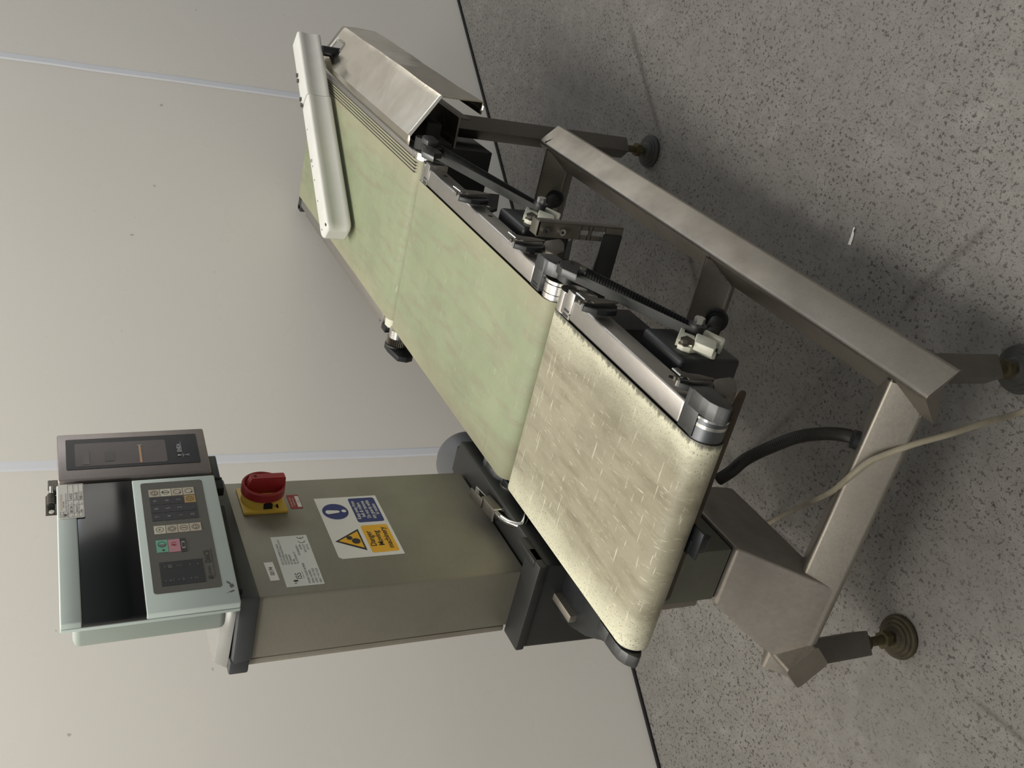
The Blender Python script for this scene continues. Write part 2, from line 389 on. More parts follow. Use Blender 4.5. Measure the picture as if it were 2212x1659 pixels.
ed_ = [e for e in bm_.edges if len(e.link_faces) == 2 and e.calc_face_angle() > .7]
bmesh.ops.bevel(bm_, geom=ed_, offset=.005, segments=3, profile=.5, affect='EDGES'); m.bm(bm_, 'steel_pedestal')
ped = m.build('pedestal', root, ang=20)
m = Mesh(); m.box((.893, 1.28), (.786, .886), (.435, .68), 'steel_box', .003); cab = m.build('cabinet', root)
m = Mesh(); m.box((.8945, 1.28), (.884, .897), (.463, .70), 'steel_frame', .002); m.build('side_flange', cab)
m = Mesh(); m.box((.896, 1.27), (.788, .884), (.426, .436), 'gap_black'); m.build('gasket', cab)
# legs
def leg(x, y, zt, zb, hd, mat, foot, rusty=False):
    m = Mesh(); r = hd * .12
    q = [(x - hd, y), (x, y - hd), (x + hd, y), (x, y + hd)]; P = []
    for i in range(4):
        a = Vector(q[i]); b = Vector(q[(i - 1) % 4]); c = Vector(q[(i + 1) % 4])
        P += [a.lerp(b, .1), a.lerp(b, .04).lerp(a.lerp(c, .04), .5), a.lerp(c, .1)]
    m.prism([(p[0], p[1], zb) for p in P], (0, 0, zt - zb), mat); o = m.build('leg', root)
    f = Mesh(); fm = 'foot_rusty' if rusty else 'foot_rubber'
    f.lathe((x, y, 0), (0, 0, 1), [(0, .039), (.006, .0405), (.010, .039), (.0105, .034), (.014, .033), (.0145, .027), (.018, .026), (.0185, .020), (.023, .017), (.024, .011)], fm); f.build('foot_pad', o)
    s_ = Mesh(); s_.cyl((x, y, .022), (x, y, zb + .01), .0085, 'thread', 20); s_.build('threaded_rod', o)
    n = Mesh(); n.cyl((x, y, .034), (x, y, .048), .0165, 'thread', 6); n.build('hex_nut', o)
    if rusty:
        n = Mesh(); n.cyl((x, y, zb - .014), (x, y, zb), .015, 'foot_rusty', 16); n.build('collar', o)
    return o
leg(.866, .452, .30, .078, .027, 'steel_leg', None)
leg(.841, .988, .30, .100, .030, 'steel_leg', None, True)
leg(2.013, .441, .575, .082, .027, 'steel_leg', None)
leg(2.00, .970, .30, .08, .027, 'steel_leg', None)
m = Mesh(); m.box((1.925, 2.20), (.405, .472), (.567, .572), 'steel_frame', .001); m.box((1.925, 2.20), (.405, .409), (.545, .57), 'steel_leg', .001); m.build('post_bracket', root)
# --- conveyors
def belt_loop(m, x0, x1, y0, y1, mat, r=.025, zt=.715, th=.0016):
    pr = []
    n = 14
    for i in range(n + 1): a = math.pi / 2 + math.pi * i / n; pr.append((x0 + r + r * math.cos(a), zt - r + r * math.sin(a)))
    for i in range(n + 1): a = -math.pi / 2 + math.pi * i / n; pr.append((x1 - r + r * math.cos(a), zt - r + r * math.sin(a)))
    k = len(pr); c = lambda p, d: p
    cx0, cx1, cz = x0 + r, x1 - r, zt - r
    inn = []
    for (x, z) in pr:
        cx = min(max(x, cx0), cx1); d = Vector((x - cx, z - cz)); d = d.normalized() * (r - th) if d.length > 0 else d; inn.append((cx + d.x, cz + d.y))
    vs = [(x, y0, z) for x, z in pr] + [(x, y1, z) for x, z in pr] + [(x, y0, z) for x, z in inn] + [(x, y1, z) for x, z in inn]
    fs = []
    for i in range(k):
        j = (i + 1) % k
        fs += [(i, j, k + j, k + i), (2 * k + j, 2 * k + i, 3 * k + i, 3 * k + j), (j, i, 2 * k + i, 2 * k + j), (k + i, k + j, 3 * k + j, 3 * k + i)]
    m.add(vs, fs, mat)
def cheek(m, xn, y0, y1, s=1, mat='steel_cap', zt=.7145):
    """rounded end cheek; xn = nose x, s = direction towards the conveyor"""
    P = [(.053, zt), (.032, zt), (.020, zt - .0015), (.010, zt - .0065), (.004, zt - .013), (.0, zt - .0175), (.004, zt - .024), (.013, zt - .0305), (.053, zt - .0305)]
    m.prism([(xn + s * a, y0, b) for a, b in P], (0, y1 - y0, 0), mat, .0012)
def rail(x0, x1, y0, y1, par, zt=.7135, zb=.681, name='side_rail', holes=()):
    m = Mesh(); m.box((x0, x1), (y0, y1), (zb, zt), 'steel_rail', .0035, 3)
    for h in holes: m.cyl((h, y0 - .0004, (zt + zb) / 2 - .003), (h, y0 + .001, (zt + zb) / 2 - .003), .0042, 'gap_black', 16)
    return m.build(name, par)
# infeed conveyor (cream belt, nearest)
m = Mesh(); m.box((.80, 1.12), (.497, .813), (.667, .707), 'black_matt'); c3 = m.build('infeed_conveyor', root, 'infeed conveyor with the worn cream belt')
m = Mesh(); belt_loop(m, .746, 1.1465, .496, .815, 'belt_cream'); m.build('belt', c3, 'worn cream belt with dark frayed edges')
rail(.797, 1.118, .462, .4945, c3, holes=(.856, 1.065)); 
m = Mesh(); cheek(m, .737, .441, .463); m.box((.767, .797), (.4425, .4945), (.684, .7142), 'steel_cap', .001); m.box((.7415, .7475), (.445, .459), (.688, .6975), 'gap_black'); m.build('end_cap', c3)
m = Mesh(); cheek(m, .737, .819, .838); m.box((.785, .815), (.819, .838), (.684, .7142), 'steel_cap', .001); m.build('end_cap', c3)
m = Mesh(); m.cyl((.771, .465, .690), (.771, .818, .690), .0225, 'worn_roller', 40); m.cyl((.771, .4655, .690), (.771, .4685, .690), .0235, 'chrome', 40); m.cyl((.771, .474, .690), (.771, .4785, .690), .0228, 'aluminium', 40); m.build('nose_roller', c3)
# weighing conveyor (green belt, middle)
m = Mesh(); m.box((1.20, 1.73), (.497, .813), (.667, .707), 'black_matt'); c2 = m.build('weigh_conveyor', root, 'middle conveyor with the smooth pale green belt')
m = Mesh(); belt_loop(m, 1.150, 1.7525, .496, .817, 'belt_green'); m.build('belt', c2, 'pale green belt')
rail(1.219, 1.728, .462, .4945, c2, holes=(1.27, 1.44, 1.66)); m = Mesh(); m.box((1.188, 1.232), (.8185, .846), (.68, .712), 'aluminium', .002); m.build('rear_block', c2)
m = Mesh(); cheek(m, 1.163, .441, .463); m.box((1.190, 1.219), (.4425, .4945), (.684, .7142), 'steel_cap', .001)
m.box((1.197, 1.212), (.485, .4865), (.7141, .7146), 'gap_black'); m.box((1.197, 1.212), (.490, .4915), (.7141, .7146), 'gap_black'); m.build('end_cap', c2)
m = Mesh(); m.cyl((1.175, .466, .690), (1.175, .818, .690), .0225, 'aluminium', 40); m.cyl((1.175, .471, .690), (1.175, .4722, .690), .0229, 'gap_black', 40); m.cyl((1.175, .486, .690), (1.175, .487, .690), .0228, 'gap_black', 40); m.build('nose_roller', c2)
m = Mesh(); cheek(m, 1.163, .819, .841); m.build('end_cap', c2)
# outfeed conveyor (green belt, farthest)
m = Mesh(); m.box((1.79, 2.55), (.48, .813), (.667, .707), 'black_matt'); c1 = m.build('outfeed_conveyor', root, 'far conveyor with green belt under the white diverter arm')
m = Mesh(); belt_loop(m, 1.7555, 2.592, .4665, .815, 'belt_green')
m.build('belt', c1, 'green belt under the diverter arm')
m = Mesh()
for y in (.4705, .4765, .483, .4895): m.box((1.765, 2.56), (y, y + .0018), (.7148, .7156), 'black_matt')
m.build('edge_cord', c1, 'thin black cords along the belt edge')
m = Mesh(); m.box((1.795, 2.57), (.4535, .4655), (.690, .7152), 'steel_rail', .002); m.build('side_rail', c1)
m = Mesh(); m.box((1.795, 2.55), (.8165, .838), (.68, .7135), 'steel_rail', .003); m.build('side_rail', c1)
m = Mesh(); m.prism([(x, .841, z) for x, z in ((1.85, .70), (2.53, .70), (2.52, .675), (2.46, .655), (2.38, .645), (1.85, .645))], (0, .018, 0), 'steel_rail', .001); m.build('side_plate', c1)
m = Mesh(); cheek(m, 2.595, .818, .852, -1); m.box((2.55, 2.57), (.838, .848), (.69, .7145), 'gap_black'); m.build('end_cap', c1)
# knurled drive wheels and black plates on the rear side
def knurl(x, y, par):
    m = Mesh(); m.cyl((x, y - .022, .690), (x, y - .004, .690), .020, 'aluminium', 30)
    n = 30; vs = []; fs = []
    for yy in (y - .004, y + .012):
        for i in range(n * 2):
            a = math.pi * i / n; R = .0225 if i % 2 else .0195; vs.append((x + R * math.cos(a), yy, .690 + R * math.sin(a)))
    k = 2 * n; fs = [(i, (i + 1) % k, k + (i + 1) % k, k + i) for i in range(k)] + [tuple(range(k)), tuple(range(k, 2 * k))[::-1]]
    m.add(vs, fs, 'dirty_zinc'); m.cyl((x, y + .012, .690), (x, y + .015, .690), .024, 'steel_cap', 30)
    m.prism([(x + a, y + .015, .690 + b) for a, b in ((.022, .012), (.012, .022), (-.012, .022), (-.055, .014), (-.062, -.005), (-.055, -.02), (.0, -.024), (.02, -.012))], (0, .012, 0), 'black_paint', .001)
    return m.build('drive_pulley', par)
knurl(1.158, .850, c3); knurl(1.752, .853, c2)
m = Mesh(); m.prism([(x, .835, z) for x, z in ((1.775, .712), (1.80, .712), (1.83, .70), (1.83, .675), (1.775, .665))], (0, .016, 0), 'black_paint', .001)
m.cyl((1.783, .815, .69), (1.783, .836, .69), .021, 'white_plastic', 24); m.build('rear_bearing_plate', c1)
# --- drives: timing belt, pulleys, motor box, belt tensioner
def px_prism(m, pts, y, t, mat, bev=0): m.prism([ony(p, y) for p in pts], (0, t, 0), mat, bev)
def drive(par, top, mot, y0, y1, rt=.021, rm=.0105):
    (xt, zt), (xm, zm) = top, mot; N = 24
    d = Vector((xt - xm, zt - zm)); Ln = d.length; th = math.atan2(d.y, d.x); al = math.acos((rt - rm) / Ln)
    outer = []
    for i in range(N + 1): a = th - al + 2 * al * i / N; outer.append((xt + rt * math.cos(a), zt + rt * math.sin(a)))
    for i in range(N + 1): a = th + al + (2 * math.pi - 2 * al) * i / N; outer.append((xm + rm * math.cos(a), zm + rm * math.sin(a)))
    P = [Vector(p) for p in outer]; n = len(P); tot = []
    for i in range(n):   # resample
        a, b = P[i], P[(i + 1) % n]; k = max(1, int((b - a).length / .0013)); tot += [a.lerp(b, j / k) for j in range(k)]
    n = len(tot); vs = []; fs = []
    c = Vector((xt, zt))
    for i, p in enumerate(tot):
        t = (tot[(i + 1) % n] - tot[i - 1]).normalized(); nn = Vector((-t.y, t.x))   # inward (loop runs anticlockwise)
        h = .0012 if (i // 2) % 2 else .0030
        q = p + nn * h
        vs += [(p.x, y0, p.y), (p.x, y1, p.y), (q.x, y1, q.y), (q.x, y0, q.y)]
    for i in range(n):
        j = (i + 1) % n
        for k in range(4): fs.append((i * 4 + k, i * 4 + (k + 1) % 4, j * 4 + (k + 1) % 4, j * 4 + k))
    m = Mesh(); m.add(vs, fs, 'rubber'); tb = m.build('timing_belt', par, ang=25)
    m = Mesh(); m.cyl((xt, y0 + .002, zt), (xt, y1 + .01, zt), rt - .004, 'black_plastic', 30); m.build('pulley', tb)
    m = Mesh(); m.cyl((xm, y0 + .001, zm), (xm, y1 + .02, zm), rm - .0035, 'black_plastic', 24); m.cyl((xm, y0 - .004, zm), (xm, y0, zm), .0125, 'black_plastic', 24)
    m.cyl((xm, y0 - .014, zm), (xm, y0 - .004, zm), .0075, 'chrome', 6); m.build('motor_pulley', tb)
def plate(par, pts, y, screw, bolt):
    m = Mesh(); px_prism(m, pts, y, .011, 'steel_cap', .001)
    if screw: a = ony(screw, y - .0006); m.cyl(a, a + V(0, .001, 0), .0045, 'dirty_zinc', 18); m.cyl(a - V(0, .0003, 0), a, .002, 'gap_black', 12)
    if bolt:
        a = ony(bolt, y - .004); m.cyl(a, a + V(0, .006, 0), .006, 'dirty_zinc', 6)
    return m.build('pulley_plate', par)
# infeed drive
drive(c3, (1.150, .6925), (.947, .601), .4335, .4475)
plate(c3, [(1210.7, 563.5), (1209.3, 574), (1215, 580), (1246.9, 593.4), (1249, 583), (1257, 584), (1266, 588), (1270, 583), (1262, 574), (1245, 564.5), (1236, 561.5), (1220, 561)], .428, (1235, 567), (1262, 577))
m = Mesh(); m.cyl((1.123, .4625, .690), (1.123, .500, .690), .0235, 'aluminium', 40); m.box((1.086, 1.1075), (.4535, .4945), (.676, .7148), 'aluminium', .0012)
m.box((1.0865, 1.0885), (.485, .487), (.7145, .7152), 'gap_black'); m.box((1.091, 1.105), (.482, .485), (.7146, .7152), 'key_dark'); m.box((1.091, 1.105), (.489, .4925), (.7146, .7152), 'key_dark'); m.build('bearing_block', c3)
def motor(par, xr, zr, wl=0.09):
    m = Mesh(); m.box(xr, (.452, .452 + .15), zr, 'black_plastic', .006, 3); return m.build('motor_box', par)
mb3 = motor(c3, (.884, .982), (.563, .662))
mb2 = motor(c2, (1.361, 1.466), (.575, .667))
# weigh conveyor drive
pm = ony((1167.8, 441), .428)
drive(c2, (1.752, .690), (pm.x, pm.z), .430, .4445)
plate(c2, [(912, 317.5), (912.5, 327), (937.5, 338.5), (938.5, 331), (956, 331), (944, 321.5), (929, 315), (916, 314.5)], .424, (922.5, 319), None)
m = Mesh(); m.cyl((1.728, .4595, .690), (1.728, .500, .690), .0235, 'aluminium', 40); m.box((1.695, 1.716), (.4535, .4945), (.676, .7148), 'aluminium', .0012)
m.box((1.698, 1.713), (.482, .485), (.7146, .7152), 'key_dark'); m.box((1.698, 1.713), (.489, .4925), (.7146, .7152), 'key_dark'); m.build('bearing_block', c2)
# outfeed drive at the near end of the far conveyor
m = Mesh(); px_prism(m, [(912, 297), (925, 304.5), (944, 307.5), (949, 305), (935, 293.5), (930, 292.5), (916, 291), (913, 293)], .418, .010, 'steel_cap', .001); m.build('pulley_plate', c1)
m = Mesh(); m.cyl((1.805, .4285, .688), (1.805, .452, .688), .021, 'rubber', 36); m.build('pulley', c1)
m = Mesh(); m.cyl((1.781, .452, .690), (1.781, .4668, .690), .0235, 'aluminium', 36); m.box((1.787, 1.797), (.452, .4664), (.68, .7148), 'aluminium', .001); m.build('bearing_block', c1)
# white plastic tensioner clips with screws
def clip(par, f, y=.440):
    m = Mesh(); q = lambda L_: [f(*p) for p in L_]
    px_prism(m, q([(1472.5, 705.8), (1476, 706.5), (1480.5, 712), (1479, 717), (1501, 725), (1503, 738), (1495, 745), (1479, 734), (1461.7, 731.5)]), y, .010, 'white_plastic', .001)
    px_prism(m, q([(1504.5, 722), (1507, 719), (1546, 735), (1549, 739), (1547, 752), (1543, 755), (1502, 738)]), y - .006, .012, 'white_plastic', .0012)
    px_prism(m, q([(1466, 737), (1475, 739), (1490, 747), (1510, 747), (1548, 761), (1547, 765.5), (1540, 765), (1508, 751), (1492, 752), (1476, 747), (1465, 741)]), y + .004, .008, 'white_plastic', .0008)
    px_prism(m, q([(1516, 713.5), (1524, 711.5), (1566, 731), (1567, 736), (1561, 746), (1555, 743), (1559, 735), (1527, 718), (1518, 718)]), y - .002, .014, 'white_plastic', .0008)
    o = m.build('belt_tensioner', par, 'white plastic belt tensioner clip')
    m = Mesh(); px_prism(m, q([(1522, 719), (1557, 735), (1554, 745), (1548, 741), (1546, 736), (1518, 724)]), y + .006, .006, 'rust_plate'); m.build('bracket', o); m = Mesh(); px_prism(m, q([(1471, 728), (1485, 725), (1504, 737), (1500, 744), (1486, 744), (1470, 738)]), y - .0006, .001, 'rust_plate'); m.build('bracket', o)
    a = ony(f(1479, 735.5), y - .005); m = Mesh(); m.cyl(a, a + V(0, .006, 0), .0045, 'dirty_zinc', 6); m.cyl(a + V(0, .0045, 0), a + V(0, .006, 0), .007, 'dirty_zinc', 20); m.build('screw', o)
clip(c3, lambda x, y: (x, y))
clip(c2, lambda x, y: (1131.5 + (x - 1462) * .76 + (y - 706) * .0, 443 + (y - 706) * .80 - (x - 1462) * .02))
# toggle latches below the rails
def latch(par, f, body=True, y=.445):
    q = lambda L_: [f(*p) for p in L_]
    m = Mesh(); px_prism(m, q([(1457.5, 794), (1463, 793.5), (1467, 795), (1473, 801.5), (1488, 806), (1510, 808.5), (1544, 817), (1543, 820), (1510, 819.5), (1489, 819), (1483, 813), (1476, 815.5), (1471, 814)]), y - .004, .0016, 'dirty_zinc', .0004)
    o = m.build('toggle_latch', par)
    m = Mesh(); a = ony(f(1453, 796), y - .006); b = ony(f(1471, 812), y - .006); m.cyl(a, b, .0013, 'chrome', 10); a2 = ony(f(1460, 812), y - .01); m.cyl(a2, a2 + V(0, .006, -.001), .0026, 'dirty_zinc', 16)
    a2 = ony(f(1466, 822), y - .012); m.cyl(a2, a2 + V(0, .007, 0), .0024, 'chrome', 6); m.build('hook', o)
    m = Mesh(); px_prism(m, q([(1468, 818), (1490, 821), (1534, 820), (1540, 826), (1541, 838), (1520, 839), (1498, 836), (1466, 826)]), y + .002, .008, 'black_paint', .0004); m.build('lever_base', o)
    if body:
        m = Mesh(); px_prism(m, q([(1541, 822), (1545, 817), (1577, 812.5), (1586, 816), (1592.6, 825), (1592, 846), (1570, 856), (1542, 842)]), y + .004, .03, 'dirty_zinc', .003); m.build('catch_block', o)
latch(c3, lambda x, y: (x, y))
latch(c3, lambda x, y: (1252 + (x - 1459) * 1.0, 632 + (y - 795) * .92), False)
latch(c2, lambda x, y: (1104 + (x - 1459) * .87, 501 + (y - 795) * .80), True)
latch(c2, lambda x, y: (985 + (x - 1459) * .86, 402 + (y - 795) * .72), False)
# black carriers under the belts
m = Mesh(); m.box((1.075, 1.15), (.50, .80), (.568, .68), 'black_matt', .002); m.build('carrier', root)
m = Mesh(); m.box((1.355, 1.50), (.56, .80), (.50, .668), 'black_matt', .002); m.build('carrier', root)
m = Mesh(); px_prism(m, [(1232, 520), (1241, 501), (1229, 560), (1215, 560), (1200, 530)], .52, .02, 'black_matt'); m.build('carrier_plate', root)
m = Mesh()
hp = [(1000, 385), (1040, 392), (1077, 411), (1078.7, 426), (1074, 450), (1060, 470), (1020, 440)]
P = [ony(p, .50) for p in [(1008, 412), (1079, 420), (1074.5, 450), (1050, 458)]]
m.prism(P, (0, .006, 0), 'black_matt'); hl = m.build('perforated_plate', root)
for p in ((1042.5, 433.5), (1055, 446.3)): m = Mesh(); a = ony(p, .4994); m.cyl(a, a + V(0, .0004, 0), .0035, 'sticker_white', 14); m.build('hole', hl)
# drive cabinet of the outfeed conveyor
m = Mesh(); m.box((1.931, 2.47), (.474, .80), (.473, .66), 'black_paint', .0015); m.build('drive_cabinet', root)
m = Mesh(); m.box((1.86, 2.44), (.41, .452), (.635, .668), 'black_matt', .002); m.box((1.87, 1.93), (.452, .474), (.60, .66), 'black_matt', .002); m.cyl((1.96, .474, .60), (1.96, .458, .60), .011, 'black_paint', 6); m.box((1.985, 2.0), (.462, .474), (.585, .645), 'black_paint', .001); m.build('outfeed_motor', root)
# --- polished chute guard
prof = [(.4525, .7165), (.433, .7170), (.349, .6655), (.346, .661), (.346, .574), (.348, .5705), (.358, .570), (.371, .573)]
m = Mesh(); xs = [1.818 + (2.555 - 1.818) * i / 40 for i in range(41)]; vs = []; fs = []
PS = [Vector((0, a, b)) for a, b in prof]; full = []
for i in range(len(PS) - 1):
    k = max(1, int((PS[i + 1] - PS[i]).length / .008)); full += [PS[i].lerp(PS[i + 1], j / k) for j in range(k)]
full.append(PS[-1]); n = len(full)
random.seed(9)
for x in xs:
    for j, p in enumerate(full):
        far = max(0, (x - 2.50)) * .6; w = .0006 * math.sin(x * 11 + j * .4) + .0003 * math.sin(x * 31 - j * .6)
        fx = x
        if x > 2.50 and .36 < p.y < .44 and p.z > .66: fx = x - (x - 2.50) * .0
        vs.append((fx, p.y + (w if j > 3 else 0), p.z + (w if 3 < j < n - 3 else 0)))
for i in range(40):
    for j in range(n - 1):
        x = xs[i]; p = full[j]
        if 2.462 < x < 2.505 and .382 < p.y < .418 and p.z > .66: continue
        fs.append((i * n + j, i * n + j + 1, (i + 1) * n + j + 1, (i + 1) * n + j))
m.add(vs, fs, 'polished_sheet'); gd = m.build('chute_guard', root, 'polished bent steel guard sheet', ang=25)
md = gd.modifiers.new('thickness', 'SOLIDIFY'); md.thickness = .0012; md.offset = -1
# --- diverter arm with its pivot
tip = V(2.051, .719, 0); piv = V(2.464, .418, 0); ad = (piv - tip).normalized(); an = V(ad.y, -ad.x, 0)
if an.dot(-tip) < 0: an = -an
def ap(s, d, z): return tip + ad * s + an * d + V(0, 0, z)
LA = (piv - tip).length + .075
m = Mesh()
sec = []
for cx_, cz_, a0 in ((-.006, .7305, -90), (-.006, .7785, 0), (-.050, .7785, 90), (-.050, .7305, 180)):
    for i in range(6): t = math.radians(a0 + 90 * i / 5); sec.append((cx_ + .006 * math.cos(t), cz_ + .006 * math.sin(t)))
sec = sec[:6] + [(-.0000, .738), (-.0016, .741), (-.0016, .767), (.0, .770)] + sec[6:]
def arm_seg(s0, s1, zo=0.0, do=0.0, tipround=False):
    rings = []; ss = [s0 + (s1 - s0) * i / 10 for i in range(11)]
    if tipround: ss = [s0, s0 + .002, s0 + .006, s0 + .012, s0 + .02] + ss[1:]
    vs = []
    for s_ in ss:
        k = 1.0
        if tipround and s_ < s0 + .02: k = .55 + .45 * math.sqrt(max(0, 1 - (1 - (s_ - s0) / .02) ** 2))
        for d_, z_ in sec: vs.append(ap(s_, -.028 + (d_ + .028) * k + do, .7545 + (z_ - .7545) * (k * .5 + .5) + zo))
    nn = len(sec); m.add(vs, [(i * nn + j, i * nn + (j + 1) % nn, (i + 1) * nn + (j + 1) % nn, (i + 1) * nn + j) for i in range(len(ss) - 1) for j in range(nn)] + [tuple(range(nn)), tuple(range((len(ss) - 1) * nn, len(ss) * nn))[::-1]], 'arm_paint')
arm_seg(0, LA * .66, 0, 0, True); arm_seg(LA * .66 + .0015, LA, .002, .0)
bmx = m; arm = m.build('diverter_arm', root, 'off-white diverter arm lying across the far belt', ang=40)
m = Mesh(); m.cyl((2.489, .405, .60), (2.489, .405, .728), .0125, 'black_paint', 28); m.build('pivot_shaft', arm)
def bolt_set(s_):
    m = Mesh(); c = ap(s_, -.040, .7843)
    for k in (-.009, .009):
        q = c + ad * k + an * -.006; m.cyl(q, q + V(0, 0, .006), .0055, 'dirty_zinc', 6); m.cyl(q, q + V(0, 0, .0015), .0095, 'aluminium', 20)
    m.build('fixing_bolt', arm)
bolt_set(LA * .66 + .012); bolt_set(LA * .66 + .088)
for s_ in (.02, .10, .16, .20, .31): m = Mesh(); q = ap(s_, -.040, .7842); m.cyl(q, q + V(0, 0, .0006), .0022, 'dirty_zinc', 12); m.build('rivet', arm)
m = Mesh(); q = ap(.215, -.038, .7842); m.cyl(q, q + V(0, 0, .003), .0045, 'chrome', 20); m.build('dome_screw', arm)
m = Mesh(); q = ap(.014, -.010, .7787); m.box((q.x - .004, q.x + .006), (q.y - .003, q.y + .003), (.7839, .7847), 'foot_rusty'); m.build('paint_chip', arm)
# --- support column
m = Mesh(); m.box((.9905, 1.2645), (.872, .980), (.731, 1.142), 'steel_column', .004, 3); col = m.build('column', root, 'stainless column carrying the control head')
m = Mesh(); m.box((.9915, 1.2635), (.9805, .991), (.742, 1.142), 'steel_column_back', .002); m.build('rear_cover', col)
m = Mesh()
m.hull8([(.985, .866, 1.1355), (1.269, .866, 1.1355), (1.269, .979, 1.1355), (.985, .979, 1.1355)], [(.983, .862, 1.163), (1.271, .862, 1.163), (1.271, .981, 1.163), (.983, .981, 1.163)], 'dark_cap', .005)
m.box((.984, 1.270), (.974, .998), (1.139, 1.166), 'dark_cap', .003); m.build('column_cap', col)
m = Mesh(); m.hull8([(.992, .880, 1.162), (1.262, .880, 1.162), (1.262, .994, 1.166), (.992, .994, 1.166)], [(1.004, .890, 1.180), (1.25, .890, 1.180), (1.25, .99, 1.184), (1.004, .99, 1.184)], 'grey_cover', .003); m.build('top_cover', col)
CY = .872
def cf(x, z, d=.0003): return V(x, CY - d, z)
RX = V(1, 0, 0); UZ = V(0, 0, 1)
def quad(m, pts, mat): m.add(pts, [tuple(range(len(pts)))], mat)
def rrect(x0, x1, z0, z1, r, f, k=4):
    P = []
    for cx, cz, a0 in ((x1 - r, z1 - r, 0), (x0 + r, z1 - r, 90), (x0 + r, z0 + r, 180), (x1 - r, z0 + r, 270)):
        for i in range(k + 1): a = math.radians(a0 + 90 * i / k); P.append(f(cx + r * math.cos(a), cz + r * math.sin(a)))
    return P
def disc(cx, cz, r, f, k=28, sx_=1.0): return [f(cx + r * sx_ * math.cos(2 * math.pi * i / k), cz + r * math.sin(2 * math.pi * i / k)) for i in range(k)]
# warning sign
m = Mesh(); f1 = lambda x, z: cf(x, z, .0006); f2 = lambda x, z: cf(x, z, .0010); f3 = lambda x, z: cf(x, z, .0014); f4 = lambda x, z: cf(x, z, .0018)
m.prism([cf(x, z, 0) for x, z in ((1.0615, .9065), (1.2085, .9065), (1.2085, 1.0075), (1.0615, 1.0075), (1.0565, 1.003), (1.0565, .9065))], (0, -.0005, 0), 'sticker_white')
quad(m, disc(1.1715, .9825, .0205, f1), 'sign_blue')
m.add([f2(1.1705 + a, .9835 + b) for a, b in [(.0052 * math.cos(t), .0105 + .0045 * math.sin(t)) for t in [math.pi * i / 10 for i in range(11)]] + [(-.0030, -.005), (-.0012, -.0075), (.0012, -.0075), (.0030, -.005)]], [tuple(range(15))], 'sticker_white')
quad(m, disc(1.1712, .9692, .0037, f2), 'sticker_white')
quad(m, rrect(1.1395, 1.2035, .9115, .9545, .004, f1), 'sign_blue')
for i, t in enumerate(('Keep away from', 'belt & rollers', 'Do not remove', 'any guards while', 'in motion')):
    m.text(t, f2(1.1715, .9468 - .0080 * i), RX, UZ, .0088, 'sticker_white', 'CENTER', .82, .00012)
quad(m, rrect(1.0645, 1.1315, .9115, .9545, .004, f1), 'sign_yellow')
for i, t in enumerate(('Danger', 'Moving', 'machinery')): m.text(t, f2(1.098, .9430 - .0125 * i), RX, UZ, .0128, 'ink', 'CENTER', .98, .00012)
def tri(cx, z0, z1, hw, f): return [f(cx - hw, z0), f(cx + hw, z0), f(cx, z1)]
quad(m, tri(1.0975, .9605, 1.0030, .0265, f1), 'ink'); quad(m, tri(1.0975, .9632, .9975, .0205, f2), 'sign_yellow')
quad(m, disc(1.0945, .9715, .0064, f3), 'ink'); quad(m, disc(1.1030, .9795, .0045, f3), 'ink')
m.build('warning_sign', col, 'white sign with blue circle and yellow triangle, Danger Moving machinery')
# rating plate
m = Mesh(); m.prism([cf(x, z, 0) for x, z in ((1.007, 1.0425), (1.1195, 1.0415), (1.1195, 1.0945), (1.007, 1.0955))], (0, -.0005, 0), 'sticker_silver')
for i, t in enumerate(('UNIT 29 COMMERCIAL ROAD', 'GOLDTHORPE INDUSTRIAL ESTATE', 'GOLDTHORPE', 'ROTHERHAM', 'S63 9BL', 'TEL 01709 891777')): m.text(t, f1(1.0545, 1.0880 - .0042 * i), RX, UZ, .0042, 'ink', 'LEFT', .86)
for i, (a, b) in enumerate((('WORKS ORDER NUMBER:', 'WO/06/03/011'), ('SERIAL NUMBER:', '661094'), ('SUPPLY VOLTAGE', '240 VOLTS'), ('REJECT VOLTAGE', '24V DC'))):
    m.text(a, f1(1.0105, 1.0605 - .0052 * i), RX, UZ, .0046, 'ink', 'LEFT', .86); m.text(b, f1(1.0975, 1.0605 - .0052 * i), RX, UZ, .0044, 'ink', 'RIGHT', .9)
m.text('ISS', f1(1.0215, 1.0700), RX, UZ, .0125, 'ink', 'LEFT', .95)
m.text('industrial systems', f1(1.022, 1.0670), RX, UZ, .0022, 'ink_grey', 'LEFT', 1)
quad(m, disc(1.0185, 1.0802, .0036, f1, 16, .55), 'ink'); quad(m, disc(1.0135, 1.0815, .0018, f1, 12, .6), 'ink_grey')
def arc(m, cx, cz, r, a0, a1, w, mat, f, k=14):
    vs = []
    for i in range(k + 1):
        a = math.radians(a0 + (a1 - a0) * i / k); vs += [f(cx + (r - w) * math.cos(a), cz + (r - w) * math.sin(a)), f(cx + r * math.cos(a), cz + r * math.sin(a))]
    m.add(vs, [(2 * i, 2 * i + 1, 2 * i + 3, 2 * i + 2) for i in range(k)], mat)
arc(m, 1.1060, 1.0520, .0052, 95, 265, .0011, 'ink', f1); arc(m, 1.1160, 1.0520, .0052, 95, 265, .0011, 'ink', f1); quad(m, [f1(1.1110, 1.0515), f1(1.1145, 1.0515), f1(1.1145, 1.0525), f1(1.1110, 1.0525)], 'ink')
m.build('rating_plate', col, 'pale rating plate with lettering and a CE mark')
m = Mesh(); m.prism([cf(x, z, 0) for x, z in ((1.0235, 1.1015), (1.0635, 1.1030), (1.0635, 1.1155), (1.0235, 1.1140))], (0, -.0005, 0), 'sticker_white'); m.text('00194', f1(1.0437, 1.1055), RX, UZ, .0088, 'ink', 'CENTER', .82, .0001)
m.build('number_label', col, 'small white label reading 00194')
